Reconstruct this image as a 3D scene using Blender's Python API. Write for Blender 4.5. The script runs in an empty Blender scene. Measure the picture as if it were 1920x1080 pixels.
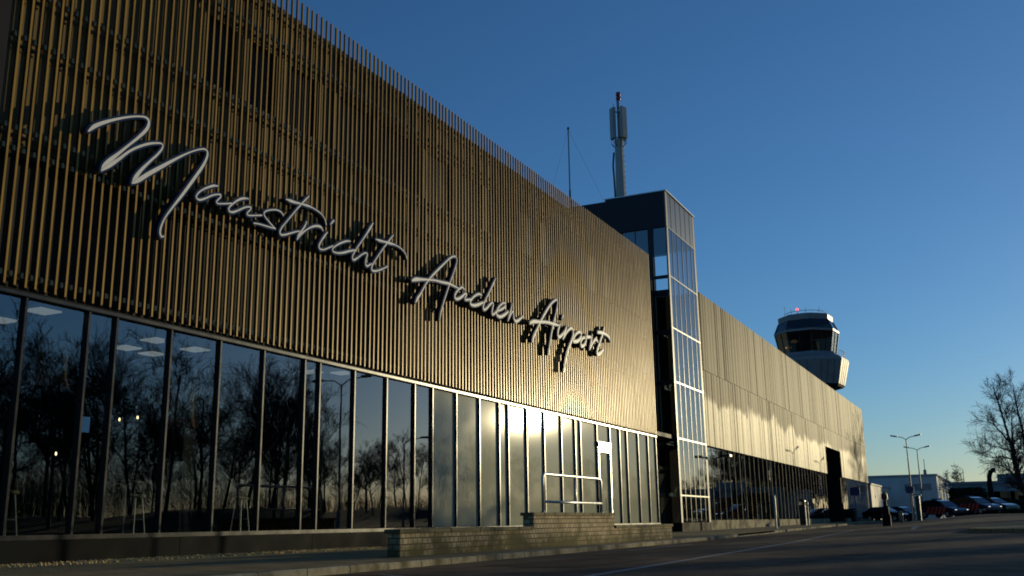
import bpy, bmesh, math, random
from mathutils import Vector, Matrix
import numpy as np
R = math.radians
scn = bpy.context.scene
COL = scn.collection
random.seed(7)

# ------------------------------------------------------------------ camera
F = 1866.0
YAW, PITCH, ROLL = R(25.7208), R(13.2818), R(-0.8155)
CAM = np.array([14.0, 0.0, 0.55])
_cy, _sy = math.cos(YAW), math.sin(YAW)
FW = np.array([-_sy * math.cos(PITCH), _cy * math.cos(PITCH), math.sin(PITCH)])
_r = np.array([_cy, _sy, 0.0])
_u = np.cross(_r, FW)
RT = _r * math.cos(ROLL) + _u * math.sin(ROLL)
UP = -_r * math.sin(ROLL) + _u * math.cos(ROLL)
cd = bpy.data.cameras.new('camera')
cam = bpy.data.objects.new('camera', cd)
COL.objects.link(cam)
cd.sensor_width = 36.0
cd.lens = F / 1920 * 36.0
cd.clip_start = 0.1
cd.clip_end = 3000
cam.matrix_world = Matrix(((RT[0], UP[0], -FW[0], CAM[0]), (RT[1], UP[1], -FW[1], CAM[1]),
                           (RT[2], UP[2], -FW[2], CAM[2]), (0, 0, 0, 1)))
scn.camera = cam

# ------------------------------------------------------------------ light
SUN_AZ, SUN_EL = R(24.8), R(5.9)      # azimuth measured from +Y towards +X
w = bpy.data.worlds.new('World')
scn.world = w
w.use_nodes = True
nt = w.node_tree
bg = nt.nodes['Background']
sky = nt.nodes.new('ShaderNodeTexSky')
sky.sky_type = 'NISHITA'
sky.sun_disc = False
sky.sun_elevation = SUN_EL
sky.sun_rotation = SUN_AZ
sky.altitude = 100
sky.air_density = 1.0
sky.dust_density = 0.3
sky.ozone_density = 4.8
nt.links.new(sky.outputs[0], bg.inputs[0])
bg.inputs[1].default_value = 0.15
sl = bpy.data.lights.new('sun', 'SUN')
sl.energy = 3.0
sl.angle = R(0.55)
sl.color = (1.0, 0.84, 0.50)
so = bpy.data.objects.new('sun', sl)
COL.objects.link(so)
sd = Vector((math.sin(SUN_AZ) * math.cos(SUN_EL), math.cos(SUN_AZ) * math.cos(SUN_EL), math.sin(SUN_EL)))
so.rotation_euler = (-sd).to_track_quat('-Z', 'Y').to_euler()
so.location = (60, 120, 40)
vs = scn.view_settings
vs.view_transform = 'Standard'
vs.look = 'None'
vs.gamma = 1.0
vs.exposure = -0.14
cy = scn.cycles
cy.max_bounces = 8
cy.transparent_max_bounces = 12
cy.glossy_bounces = 4
cy.caustics_reflective = False
cy.caustics_refractive = False
cy.sample_clamp_indirect = 6.0
cy.filter_width = 1.85

# ------------------------------------------------------------------ measuring helpers
def _ray(x, y):
    return FW * F + RT * (x - 960) - UP * (y - 540)
def onX(x, y, X=0.0):
    d = _ray(x, y)
    return CAM + d * ((X - CAM[0]) / d[0])
def onY(x, y, Y):
    d = _ray(x, y)
    return CAM + d * (Y / d[1])
def onZ(x, y, Z):
    d = _ray(x, y)
    return CAM + d * ((Z - CAM[2]) / d[2])

def ground(X, Y):
    """height of the road surface"""
    b = float(np.interp(Y, [-50, 30, 45, 70, 100, 130, 300, 900], [-.10, -.10, -.08, .0, .12, .24, .5, 1.5]))
    s = min(1, max(0, (X - 4.0) / 9.0))
    s = s * s * (3 - 2 * s)
    return b + s * float(np.interp(Y, [30, 50, 72, 90, 300], [0, .16, .50, .62, .62]))

# ------------------------------------------------------------------ materials
def _mat(name):
    m = bpy.data.materials.new(name)
    m.use_nodes = True
    return m, m.node_tree, m.node_tree.nodes['Principled BSDF']

def noise_mat(name, c1, c2, scale=4.0, rough=0.6, rough2=None, metal=0.0, bump=0.0, bscale=None, stretch=(1, 1, 1),
              detail=4.0, coat=0.0, coat_r=0.04, spec=0.5, c3=None, scale3=0.4):
    m, t, p = _mat(name)
    N, L = t.nodes, t.links
    tc = N.new('ShaderNodeTexCoord')
    mp = N.new('ShaderNodeMapping')
    mp.inputs['Scale'].default_value = stretch
    L.new(tc.outputs['Object'], mp.inputs[0])
    n = N.new('ShaderNodeTexNoise')
    n.inputs['Scale'].default_value = scale
    n.inputs['Detail'].default_value = detail
    L.new(mp.outputs[0], n.inputs['Vector'])
    cr = N.new('ShaderNodeValToRGB')
    cr.color_ramp.elements[0].position = 0.32
    cr.color_ramp.elements[1].position = 0.68
    cr.color_ramp.elements[0].color = (*c1, 1)
    cr.color_ramp.elements[1].color = (*c2, 1)
    L.new(n.outputs['Fac'], cr.inputs[0])
    out = cr.outputs[0]
    if c3 is not None:
        n3 = N.new('ShaderNodeTexNoise')
        n3.inputs['Scale'].default_value = scale3
        n3.inputs['Detail'].default_value = 5
        L.new(mp.outputs[0], n3.inputs['Vector'])
        r3 = N.new('ShaderNodeValToRGB')
        r3.color_ramp.elements[0].position = 0.45
        r3.color_ramp.elements[1].position = 0.62
        L.new(n3.outputs['Fac'], r3.inputs[0])
        mx = N.new('ShaderNodeMix')
        mx.data_type = 'RGBA'
        L.new(r3.outputs[0], mx.inputs['Factor'])
        L.new(out, mx.inputs['A'])
        mx.inputs['B'].default_value = (*c3, 1)
        out = mx.outputs['Result']
    L.new(out, p.inputs['Base Color'])
    p.inputs['Roughness'].default_value = rough
    p.inputs['Metallic'].default_value = metal
    p.inputs['Specular IOR Level'].default_value = spec
    p.inputs['Coat Weight'].default_value = coat
    p.inputs['Coat Roughness'].default_value = coat_r
    if rough2 is not None:
        mr = N.new('ShaderNodeMapRange')
        mr.inputs['From Min'].default_value = 0.3
        mr.inputs['From Max'].default_value = 0.7
        mr.inputs['To Min'].default_value = rough
        mr.inputs['To Max'].default_value = rough2
        L.new(n.outputs['Fac'], mr.inputs[0])
        L.new(mr.outputs[0], p.inputs['Roughness'])
    if bump:
        nb = N.new('ShaderNodeTexNoise')
        nb.inputs['Scale'].default_value = bscale or scale
        nb.inputs['Detail'].default_value = 6
        L.new(mp.outputs[0], nb.inputs['Vector'])
        b = N.new('ShaderNodeBump')
        b.inputs['Strength'].default_value = 1.0
        b.inputs['Distance'].default_value = bump
        L.new(nb.outputs['Fac'], b.inputs['Height'])
        L.new(b.outputs[0], p.inputs['Normal'])
    return m

def emit_mat(name, col, strength):
    m, t, p = _mat(name)
    p.inputs['Base Color'].default_value = (.8, .8, .8, 1)
    p.inputs['Emission Color'].default_value = (*col, 1)
    p.inputs['Emission Strength'].default_value = strength
    return m

def glass_mat(name, tint, base=0.16, rough=0.0, wav=0.0):
    """solar-coated pane: part mirror, part dark see-through"""
    m, t, p = _mat(name)
    N, L = t.nodes, t.links
    N.remove(p)
    out = N['Material Output']
    tr = N.new('ShaderNodeBsdfTransparent')
    tr.inputs[0].default_value = (*tint, 1)
    gl = N.new('ShaderNodeBsdfGlossy')
    gl.inputs['Roughness'].default_value = rough
    gl.inputs['Color'].default_value = (.92, .96, 1, 1)
    fr = N.new('ShaderNodeFresnel')
    fr.inputs['IOR'].default_value = 1.5
    mr = N.new('ShaderNodeMapRange')
    mr.inputs['To Min'].default_value = base
    mr.inputs['To Max'].default_value = 1.0
    L.new(fr.outputs[0], mr.inputs[0])
    mx = N.new('ShaderNodeMixShader')
    ge = N.new('ShaderNodeNewGeometry')      # the second face of the pane only lets light through
    iv = N.new('ShaderNodeMath'); iv.operation = 'SUBTRACT'; iv.inputs[0].default_value = 1
    L.new(ge.outputs['Backfacing'], iv.inputs[1])
    ml = N.new('ShaderNodeMath'); ml.operation = 'MULTIPLY'
    L.new(mr.outputs[0], ml.inputs[0]); L.new(iv.outputs[0], ml.inputs[1])
    L.new(ml.outputs[0], mx.inputs[0])
    L.new(tr.outputs[0], mx.inputs[1])
    L.new(gl.outputs[0], mx.inputs[2])
    L.new(mx.outputs[0], out.inputs[0])
    if wav:
        tc = N.new('ShaderNodeTexCoord')
        n = N.new('ShaderNodeTexNoise')
        n.inputs['Scale'].default_value = 0.7
        n.inputs['Detail'].default_value = 1
        L.new(tc.outputs['Object'], n.inputs['Vector'])
        b = N.new('ShaderNodeBump')
        b.inputs['Distance'].default_value = wav
        b.inputs['Strength'].default_value = 1
        L.new(n.outputs['Fac'], b.inputs['Height'])
        L.new(b.outputs[0], gl.inputs['Normal'])
    return m

def brick_mat(name, c1, c2, mortar, bw, bh, ms, moss, axis='x'):
    m, t, p = _mat(name)
    N, L = t.nodes, t.links
    geo = N.new('ShaderNodeNewGeometry')
    sp = N.new('ShaderNodeSeparateXYZ')
    L.new(geo.outputs['Position'], sp.inputs[0])
    ad = N.new('ShaderNodeMath'); ad.operation = 'ADD'
    L.new(sp.outputs['X'], ad.inputs[0]); L.new(sp.outputs['Y'], ad.inputs[1])
    cb = N.new('ShaderNodeCombineXYZ')
    L.new(ad.outputs[0], cb.inputs['X']); L.new(sp.outputs['Z'], cb.inputs['Y'])
    br = N.new('ShaderNodeTexBrick')
    br.inputs['Color1'].default_value = (*c1, 1)
    br.inputs['Color2'].default_value = (*c2, 1)
    br.inputs['Mortar'].default_value = (*mortar, 1)
    br.inputs['Scale'].default_value = 1.0
    br.inputs['Mortar Size'].default_value = ms
    br.inputs['Brick Width'].default_value = bw
    br.inputs['Row Height'].default_value = bh
    L.new(cb.outputs[0], br.inputs['Vector'])
    n = N.new('ShaderNodeTexNoise')
    n.inputs['Scale'].default_value = 1.6
    n.inputs['Detail'].default_value = 8
    n.inputs['Roughness'].default_value = .7
    L.new(geo.outputs['Position'], n.inputs['Vector'])
    r3 = N.new('ShaderNodeValToRGB')
    r3.color_ramp.elements[0].position = 0.45
    r3.color_ramp.elements[1].position = 0.66
    zf = N.new('ShaderNodeMapRange'); zf.inputs['From Min'].default_value = .05; zf.inputs['From Max'].default_value = .45
    zf.inputs['To Min'].default_value = .16; zf.inputs['To Max'].default_value = -.04
    L.new(sp.outputs['Z'], zf.inputs[0])
    az = N.new('ShaderNodeMath'); az.operation = 'ADD'
    L.new(n.outputs['Fac'], az.inputs[0]); L.new(zf.outputs[0], az.inputs[1])
    L.new(az.outputs[0], r3.inputs[0])
    mx = N.new('ShaderNodeMix'); mx.data_type = 'RGBA'
    L.new(r3.outputs[0], mx.inputs['Factor'])
    L.new(br.outputs['Color'], mx.inputs['A'])
    mx.inputs['B'].default_value = (*moss, 1)
    L.new(mx.outputs['Result'], p.inputs['Base Color'])
    p.inputs['Roughness'].default_value = .9
    p.inputs['Specular IOR Level'].default_value = .12
    b = N.new('ShaderNodeBump'); b.inputs['Distance'].default_value = .012
    inv = N.new('ShaderNodeMath'); inv.operation = 'SUBTRACT'; inv.inputs[0].default_value = 1
    L.new(br.outputs['Fac'], inv.inputs[1])
    n2 = N.new('ShaderNodeTexNoise'); n2.inputs['Scale'].default_value = 25
    L.new(geo.outputs['Position'], n2.inputs['Vector'])
    ma = N.new('ShaderNodeMath'); ma.operation = 'MULTIPLY_ADD'; ma.inputs[1].default_value = .6
    L.new(n2.outputs['Fac'], ma.inputs[0]); L.new(inv.outputs[0], ma.inputs[2])
    L.new(ma.outputs[0], b.inputs['Height'])
    L.new(b.outputs[0], p.inputs['Normal'])
    return m

def slab_mat(name, c1, c2, joint, w_, h_):
    m, t, p = _mat(name)
    N, L = t.nodes, t.links
    geo = N.new('ShaderNodeNewGeometry')
    br = N.new('ShaderNodeTexBrick')
    br.inputs['Color1'].default_value = (*c1, 1); br.inputs['Color2'].default_value = (*c2, 1)
    br.inputs['Mortar'].default_value = (*joint, 1)
    br.inputs['Scale'].default_value = 1; br.inputs['Mortar Size'].default_value = .008
    br.inputs['Brick Width'].default_value = w_; br.inputs['Row Height'].default_value = h_
    L.new(geo.outputs['Position'], br.inputs['Vector'])
    n = N.new('ShaderNodeTexNoise'); n.inputs['Scale'].default_value = 2.2; n.inputs['Detail'].default_value = 9
    n.inputs['Roughness'].default_value = .68
    L.new(geo.outputs['Position'], n.inputs['Vector'])
    mr = N.new('ShaderNodeMapRange'); mr.inputs['From Min'].default_value = .3; mr.inputs['From Max'].default_value = .7
    mr.inputs['To Min'].default_value = .55; mr.inputs['To Max'].default_value = 1.15
    L.new(n.outputs['Fac'], mr.inputs[0])
    mx = N.new('ShaderNodeMix'); mx.data_type = 'RGBA'; mx.blend_type = 'MULTIPLY'; mx.inputs['Factor'].default_value = 1
    L.new(br.outputs['Color'], mx.inputs['A']); L.new(mr.outputs[0], mx.inputs['B'])
    L.new(mx.outputs['Result'], p.inputs['Base Color'])
    p.inputs['Roughness'].default_value = .9
    p.inputs['Specular IOR Level'].default_value = .12
    b = N.new('ShaderNodeBump'); b.inputs['Distance'].default_value = .008
    n2 = N.new('ShaderNodeTexNoise'); n2.inputs['Scale'].default_value = 24
    L.new(geo.outputs['Position'], n2.inputs['Vector'])
    sb_ = N.new('ShaderNodeMath'); sb_.operation = 'SUBTRACT'
    L.new(n2.outputs['Fac'], sb_.inputs[0]); L.new(br.outputs['Fac'], sb_.inputs[1])
    L.new(sb_.outputs[0], b.inputs['Height']); L.new(b.outputs[0], p.inputs['Normal'])
    return m

def clad_mat(name, c1, c2, r_hi, r_lo):
    """perforated bronze sheet: vertical brushing, light boundary painted in, darker and rougher above a wavy line"""
    m, t, p = _mat(name)
    N, L = t.nodes, t.links
    geo = N.new('ShaderNodeNewGeometry')
    mp = N.new('ShaderNodeMapping'); mp.inputs['Scale'].default_value = (1, 1.3, .04)
    L.new(geo.outputs['Position'], mp.inputs[0])
    n = N.new('ShaderNodeTexNoise'); n.inputs['Scale'].default_value = 2.2; n.inputs['Detail'].default_value = 5
    L.new(mp.outputs[0], n.inputs['Vector'])
    cr = N.new('ShaderNodeValToRGB')
    cr.color_ramp.elements[0].position = .3; cr.color_ramp.elements[1].position = .7
    cr.color_ramp.elements[0].color = (*c1, 1); cr.color_ramp.elements[1].color = (*c2, 1)
    L.new(n.outputs['Fac'], cr.inputs[0])
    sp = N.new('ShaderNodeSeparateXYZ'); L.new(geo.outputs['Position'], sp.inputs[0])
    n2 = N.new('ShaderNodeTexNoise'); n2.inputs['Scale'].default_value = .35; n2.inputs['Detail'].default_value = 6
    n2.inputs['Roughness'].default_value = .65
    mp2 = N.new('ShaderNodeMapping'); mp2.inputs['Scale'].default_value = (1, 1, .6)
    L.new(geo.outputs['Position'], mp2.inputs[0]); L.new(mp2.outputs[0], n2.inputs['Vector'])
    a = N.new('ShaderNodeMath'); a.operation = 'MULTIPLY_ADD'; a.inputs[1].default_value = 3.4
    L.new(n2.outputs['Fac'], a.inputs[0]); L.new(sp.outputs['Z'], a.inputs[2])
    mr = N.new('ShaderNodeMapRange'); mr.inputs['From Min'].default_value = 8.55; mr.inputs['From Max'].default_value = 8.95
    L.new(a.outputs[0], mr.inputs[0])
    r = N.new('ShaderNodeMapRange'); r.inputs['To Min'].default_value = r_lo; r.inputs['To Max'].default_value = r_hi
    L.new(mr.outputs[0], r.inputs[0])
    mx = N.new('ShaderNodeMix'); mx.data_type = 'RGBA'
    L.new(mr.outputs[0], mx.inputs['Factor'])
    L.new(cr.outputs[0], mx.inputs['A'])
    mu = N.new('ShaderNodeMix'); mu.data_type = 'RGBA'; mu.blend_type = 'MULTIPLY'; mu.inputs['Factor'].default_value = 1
    L.new(cr.outputs[0], mu.inputs['A']); mu.inputs['B'].default_value = (.42, .415, .41, 1)  # upper zone darkened in colour: the painted light boundary
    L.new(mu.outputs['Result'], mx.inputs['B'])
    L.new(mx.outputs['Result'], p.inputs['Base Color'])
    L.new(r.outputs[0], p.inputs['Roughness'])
    p.inputs['Metallic'].default_value = 0
    p.inputs['Specular IOR Level'].default_value = .038
    p.inputs['Specular Tint'].default_value = (1, .82, .45, 1)
    # fine perforation
    wv = N.new('ShaderNodeTexNoise'); wv.inputs['Scale'].default_value = 14
    mp3 = N.new('ShaderNodeMapping'); mp3.inputs['Scale'].default_value = (1, 1.5, .25)
    L.new(geo.outputs['Position'], mp3.inputs[0]); L.new(mp3.outputs[0], wv.inputs['Vector'])
    b = N.new('ShaderNodeBump'); b.inputs['Distance'].default_value = .006
    L.new(wv.outputs['Fac'], b.inputs['Height']); L.new(b.outputs[0], p.inputs['Normal'])
    return m

def film_mat(name):
    """pane with a matt grey sun film: dull body under a glassy face"""
    m, t, p = _mat(name)
    N, L = t.nodes, t.links
    tc = N.new('ShaderNodeTexCoord')
    n = N.new('ShaderNodeTexNoise'); n.inputs['Scale'].default_value = 1.2; n.inputs['Detail'].default_value = 7
    L.new(tc.outputs['Object'], n.inputs['Vector'])
    cr = N.new('ShaderNodeValToRGB')
    cr.color_ramp.elements[0].color = (.36, .37, .275, 1); cr.color_ramp.elements[1].color = (.41, .42, .315, 1)
    L.new(n.outputs['Fac'], cr.inputs[0]); L.new(cr.outputs[0], p.inputs['Base Color'])
    p.inputs['Roughness'].default_value = .088
    p.inputs['Specular IOR Level'].default_value = .008
    p.inputs['Coat Weight'].default_value = .4
    p.inputs['Coat Roughness'].default_value = .012
    p.inputs['Coat IOR'].default_value = 1.5
    return m

M = {}
M['gold'] = noise_mat('bronze_slat', (.25, .142, .016), (.37, .215, .028), 3, .34, .42, metal=.10, stretch=(1, 6, .3), spec=.2, coat=.10, coat_r=.21)
M['slatshaded'] = noise_mat('shaded_slat', (.022, .021, .020), (.032, .030, .028), 3, .45, spec=.25, stretch=(1, 6, .3))  # slat sides: shade painted in as a dark copy of the bronze
M['backwall'] = noise_mat('dark_cladding', (.12, .084, .036), (.18, .13, .062), 2, .6, spec=.1, stretch=(1, 5, .15))
M['lowwall'] = noise_mat('dark_sheeting', (.020, .019, .017), (.036, .034, .030), 1.5, .7, spec=.1, stretch=(1, 4, .3))
M['rail'] = noise_mat('rail_metal', (.22, .15, .06), (.34, .24, .11), 6, .30, metal=.4)
M['darkpanel'] = noise_mat('dark_panel', (.007, .008, .011), (.013, .014, .017), 1.2, .55, .7, spec=.12)
M['plinth'] = noise_mat('plinth_panel', (.008, .010, .0105), (.012, .014, .0145), 1.5, .6, .75, spec=.03, c3=(.006, .007, .0075), scale3=.8)
M['mullion'] = noise_mat('mullion_metal', (.016, .019, .023), (.024, .027, .031), 3, .24, .30, metal=.3, spec=.4)
M['trim'] = noise_mat('pale_trim', (.45, .45, .42), (.55, .55, .52), 4, .30, metal=.8)
M['towertrim'] = noise_mat('tower_trim', (.07, .07, .065), (.10, .10, .09), 4, .3, metal=.4)
M['glass'] = glass_mat('solar_glass', (.62, .66, .66), .12, wav=.0014)
M['glassblue'] = glass_mat('tower_glass', (.45, .52, .56), .06, wav=.003)
M['glassupper'] = noise_mat('blacked_out_glass', (.006, .006, .007), (.010, .010, .011), 1, .35, spec=.12)
M['glassdark'] = glass_mat('dark_glass', (.3, .33, .33), .12, wav=.003)
M['cabglass'] = glass_mat('cab_glass', (.10, .13, .13), .04)
M['film'] = film_mat('filmed_glass')
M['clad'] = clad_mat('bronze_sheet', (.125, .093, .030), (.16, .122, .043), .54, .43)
M['towerdark'] = noise_mat('tower_cladding', (.014, .018, .024), (.022, .026, .034), 1.2, .45, .55, spec=.25, stretch=(1, 1, .2))
M['whitepaint'] = noise_mat('letter_white', (.70, .70, .68), (.76, .76, .74), 3, .45, spec=.12)
M['navy'] = noise_mat('letter_return', (.010, .013, .03), (.016, .02, .042), 3, .16)
M['silver'] = noise_mat('galvanised_steel', (.60, .60, .58), (.72, .72, .70), 9, .34, .44, metal=.6)
M['greysteel'] = noise_mat('grey_steel', (.22, .23, .23), (.30, .31, .30), 5, .45, metal=.3)
M['slate'] = noise_mat('slate_panel', (.022, .026, .034), (.030, .035, .043), 2, .26, spec=.3)
M['antenna'] = noise_mat('antenna_shell', (.34, .36, .33), (.42, .43, .40), 3, .55)
M['black'] = noise_mat('black_plastic', (.010, .010, .011), (.02, .02, .02), 8, .4)
M['red'] = noise_mat('red_lamp_paint', (.30, .02, .02), (.4, .03, .03), 8, .3)
M['asphalt'] = noise_mat('asphalt', (.13, .086, .050), (.22, .15, .09), 38, .8, .95, spec=.12, bump=.012, bscale=60, detail=8,
                         c3=(.095, .064, .038), scale3=1.1)
M['paving0'] = noise_mat('paving', (.27, .215, .125), (.38, .305, .185), 9, .75, .9, bump=.006, bscale=30, c3=(.055, .053, .048), scale3=.5)
M['paving'] = slab_mat('paving_slabs', (.31, .235, .115), (.41, .315, .16), (.12, .095, .05), .6, .3)
M['kerb'] = noise_mat('kerb_concrete', (.26, .23, .15), (.38, .34, .24), 7, .9, spec=.15, bump=.01, bscale=20, c3=(.10, .09, .05), scale3=1.5)
M['brick'] = brick_mat('grey_block', (.40, .315, .19), (.60, .49, .32), (.06, .050, .028), .165, .105, .009, (.13, .115, .05))
M['coping'] = noise_mat('mossy_coping', (.15, .13, .06), (.24, .20, .10), 6, .9, bump=.012, bscale=18, c3=(.06, .058, .025), scale3=1.2)
M['patch'] = noise_mat('repair_asphalt', (.07, .05, .033), (.12, .085, .055), 30, .85, spec=.08, bump=.008, bscale=50, detail=8)
M['roadpaint'] = noise_mat('worn_road_paint', (.18, .18, .17), (.40, .40, .38), 14, .7, detail=8)
M['gravel'] = noise_mat('gravel', (.50, .34, .12), (.72, .50, .20), 5, .85)
M['bark'] = noise_mat('bark', (.030, .024, .018), (.055, .045, .034), 6, .9)
M['twig'] = noise_mat('twig', (.030, .024, .018), (.05, .04, .03), 6, .9)
M['earth'] = noise_mat('grass_bank', (.02, .026, .010), (.045, .05, .02), 2, .95, bump=.05, bscale=4)
M['hedge'] = noise_mat('hedge_leaf', (.018, .026, .010), (.04, .05, .02), 4, .85)
M['whitewall'] = noise_mat('white_sheeting', (.58, .57, .53), (.68, .67, .62), .6, .6, stretch=(1, 1, .2))
M['palewall'] = noise_mat('pale_render', (.55, .50, .40), (.66, .61, .50), .8, .7)
M['greywall'] = noise_mat('grey_render', (.30, .33, .33), (.38, .41, .40), .8, .7)
M['towerwhite'] = noise_mat('tower_panel', (.19, .195, .20), (.24, .24, .235), .8, .5)
M['carblue'] = noise_mat('dark_blue_car_paint', (.012, .018, .04), (.014, .02, .045), 3, .22, coat=.8)
M['cardark'] = noise_mat('black_car_paint', (.008, .009, .010), (.012, .012, .014), 3, .2, coat=.8)
M['carhighlight'] = noise_mat('bonnet_highlight_paint', (.25, .25, .27), (.3, .3, .32), 3, .25, coat=.8)
M['stripered'] = noise_mat('red_livery', (.72, .10, .06), (.8, .12, .07), 3, .35)
M['carglass'] = noise_mat('car_glass', (.012, .016, .02), (.016, .02, .024), 3, .06, spec=.8)
M['darkred'] = noise_mat('dark_red_paint', (.05, .008, .008), (.07, .012, .012), 6, .45)
M['tyre'] = noise_mat('tyre_rubber', (.01, .01, .01), (.018, .018, .018), 8, .8)
M['signblue'] = noise_mat('blue_sign', (.012, .035, .14), (.015, .04, .16), 3, .35)
M['interior'] = noise_mat('interior_wall', (.035, .032, .03), (.05, .046, .042), 2, .8)
M['intfloor'] = noise_mat('interior_floor', (.02, .018, .016), (.035, .03, .027), 2, .5)
M['shade'] = noise_mat('lamp_shade_cloth', (.20, .16, .10), (.26, .21, .13), 5, .9)
M['shadeband'] = noise_mat('lamp_shade_band', (.25, .08, .02), (.32, .10, .03), 5, .8)
M['wood'] = noise_mat('stool_wood', (.30, .24, .12), (.38, .30, .16), 6, .5)
M['lightpanel'] = emit_mat('ceiling_light', (1, .96, .86), .36)
M['bulb'] = emit_mat('warm_bulb', (1, .75, .4), 7)
M['redlight'] = emit_mat('red_beacon', (1, .06, .08), 3)
M['whitelight'] = emit_mat('headlight', (1, .97, .9), .9)
M['amber'] = emit_mat('amber_lamp', (1, .5, .1), .25)
M['screen'] = emit_mat('blue_screen', (.15, .4, .8), .35)

# ------------------------------------------------------------------ mesh helpers
class MB:
    def __init__(s):
        s.v = []; s.f = []
    def add(s, vs, fs):
        o = len(s.v)
        s.v += [tuple(float(c) for c in v) for v in vs]
        s.f += [tuple(i + o for i in f) for f in fs]
        return s
    def box(s, x0, x1, y0, y1, z0, z1):
        vs = [(x, y, z) for z in (z0, z1) for y in (y0, y1) for x in (x0, x1)]
        return s.add(vs, [(0, 2, 3, 1), (4, 5, 7, 6), (0, 1, 5, 4), (2, 6, 7, 3), (0, 4, 6, 2), (1, 3, 7, 5)])
    def quad(s, a, b, c, d):
        return s.add([a, b, c, d], [(0, 1, 2, 3)])
    def tube(s, pts, rad, n=8, cap=True):
        pts = [Vector(p) for p in pts]
        if not hasattr(rad, '__len__'):
            rad = [rad] * len(pts)
        rings = []
        ref = None
        for i, p in enumerate(pts):
            a = pts[max(0, i - 1)]; b = pts[min(len(pts) - 1, i + 1)]
            t = (b - a)
            t = t.normalized() if t.length > 1e-9 else Vector((0, 0, 1))
            if ref is None:
                ref = Vector((0, 0, 1)) if abs(t.z) < .9 else Vector((1, 0, 0))
            u = t.cross(ref)
            if u.length < 1e-6:
                u = t.cross(Vector((0, 1, 0.1)))
            u.normalize()
            v = t.cross(u).normalized()
            ref = u.cross(t) * 1.0
            rings.append([p + (u * math.cos(2 * math.pi * k / n) + v * math.sin(2 * math.pi * k / n)) * rad[i] for k in range(n)])
        vs = [q for r_ in rings for q in r_]
        fs = []
        for i in range(len(pts) - 1):
            for k in range(n):
                fs.append((i * n + k, i * n + (k + 1) % n, (i + 1) * n + (k + 1) % n, (i + 1) * n + k))
        if cap:
            fs.append(tuple(range(n - 1, -1, -1)))
            fs.append(tuple((len(pts) - 1) * n + k for k in range(n)))
        return s.add(vs, fs)
    def lathe(s, prof, n=24, c=(0, 0), rot=0.0):
        """prof: list of (radius, z)"""
        vs = [(c[0] + r_ * math.cos(rot + 2 * math.pi * k / n), c[1] + r_ * math.sin(rot + 2 * math.pi * k / n), z) for r_, z in prof for k in range(n)]
        fs = []
        for i in range(len(prof) - 1):
            for k in range(n):
                fs.append((i * n + k, i * n + (k + 1) % n, (i + 1) * n + (k + 1) % n, (i + 1) * n + k))
        fs.append(tuple(range(n - 1, -1, -1)))
        fs.append(tuple((len(prof) - 1) * n + k for k in range(n)))
        return s.add(vs, fs)
    def prism(s, poly, axis, a, b):
        """poly in the two other axes; axis 'x','y','z'"""
        def P(p, t):
            return {'x': (t, p[0], p[1]), 'y': (p[0], t, p[1]), 'z': (p[0], p[1], t)}[axis]
        n = len(poly)
        vs = [P(p, a) for p in poly] + [P(p, b) for p in poly]
        fs = [tuple(range(n - 1, -1, -1)), tuple(range(n, 2 * n))] + [(i, (i + 1) % n, n + (i + 1) % n, n + i) for i in range(n)]
        return s.add(vs, fs)
    def build(s, name, mat, parent=None, smooth=False, off=(0, 0, 0), bevel=0.0):
        me = bpy.data.meshes.new(name)
        me.from_pydata([(v[0] - off[0], v[1] - off[1], v[2] - off[2]) for v in s.v], [], s.f)
        bm = bmesh.new(); bm.from_mesh(me)
        bmesh.ops.recalc_face_normals(bm, faces=bm.faces)
        if bevel:
            bmesh.ops.bevel(bm, geom=[e for e in bm.edges], offset=bevel, segments=2, affect='EDGES', clamp_overlap=True)
        bm.to_mesh(me); bm.free()
        if smooth:
            me.polygons.foreach_set('use_smooth', [True] * len(me.polygons))
        me.materials.append(mat)
        o = bpy.data.objects.new(name, me)
        COL.objects.link(o)
        if parent is not None:
            o.parent = parent
        return o

def thing(name, label, cat, loc=(0, 0, 0), rz=0.0, group=None):
    o = bpy.data.objects.new(name, None)
    o.empty_display_size = .2
    COL.objects.link(o)
    o.location = loc
    o.rotation_euler = (0, 0, rz)
    tag(o, label, cat, group)
    return o
def tag(o, label, cat, group=None):
    o['label'] = label; o['category'] = cat
    if group:
        o['group'] = group
    return o
def struct(o, kind='structure'):
    o['kind'] = kind
    return o
def children(o):
    return [c for c in bpy.data.objects if c.parent == o]
def copy_tree(o, parent=None):
    c = o.copy(); COL.objects.link(c); c.parent = parent
    for ch in children(o):
        copy_tree(ch, c)
    return c

# ------------------------------------------------------------------ ground
def sheet(name, xs, ys, zf, mat):
    m = MB()
    nx = len(xs)
    m.add([(x, y, zf(x, y)) for y in ys for x in xs],
          [(j * nx + i, j * nx + i + 1, (j + 1) * nx + i + 1, (j + 1) * nx + i) for j in range(len(ys) - 1) for i in range(nx - 1)])
    return m.build(name, mat, smooth=True)
XS = [-900, -400, -150, -60, -20, -5, 0, 2, 4, 5, 6, 7, 8, 9, 10, 11, 12, 13, 15, 20, 30, 45, 80, 150, 400, 900]
YS = [-300, -100, -40, -10, 0, 10, 20, 30, 35, 40, 45, 50, 56, 62, 68, 74, 80, 86, 92, 100, 110, 120, 130, 150, 180, 230, 300, 450, 700, 1200]
struct(sheet('ground', XS, YS, ground, M['asphalt']))

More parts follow.
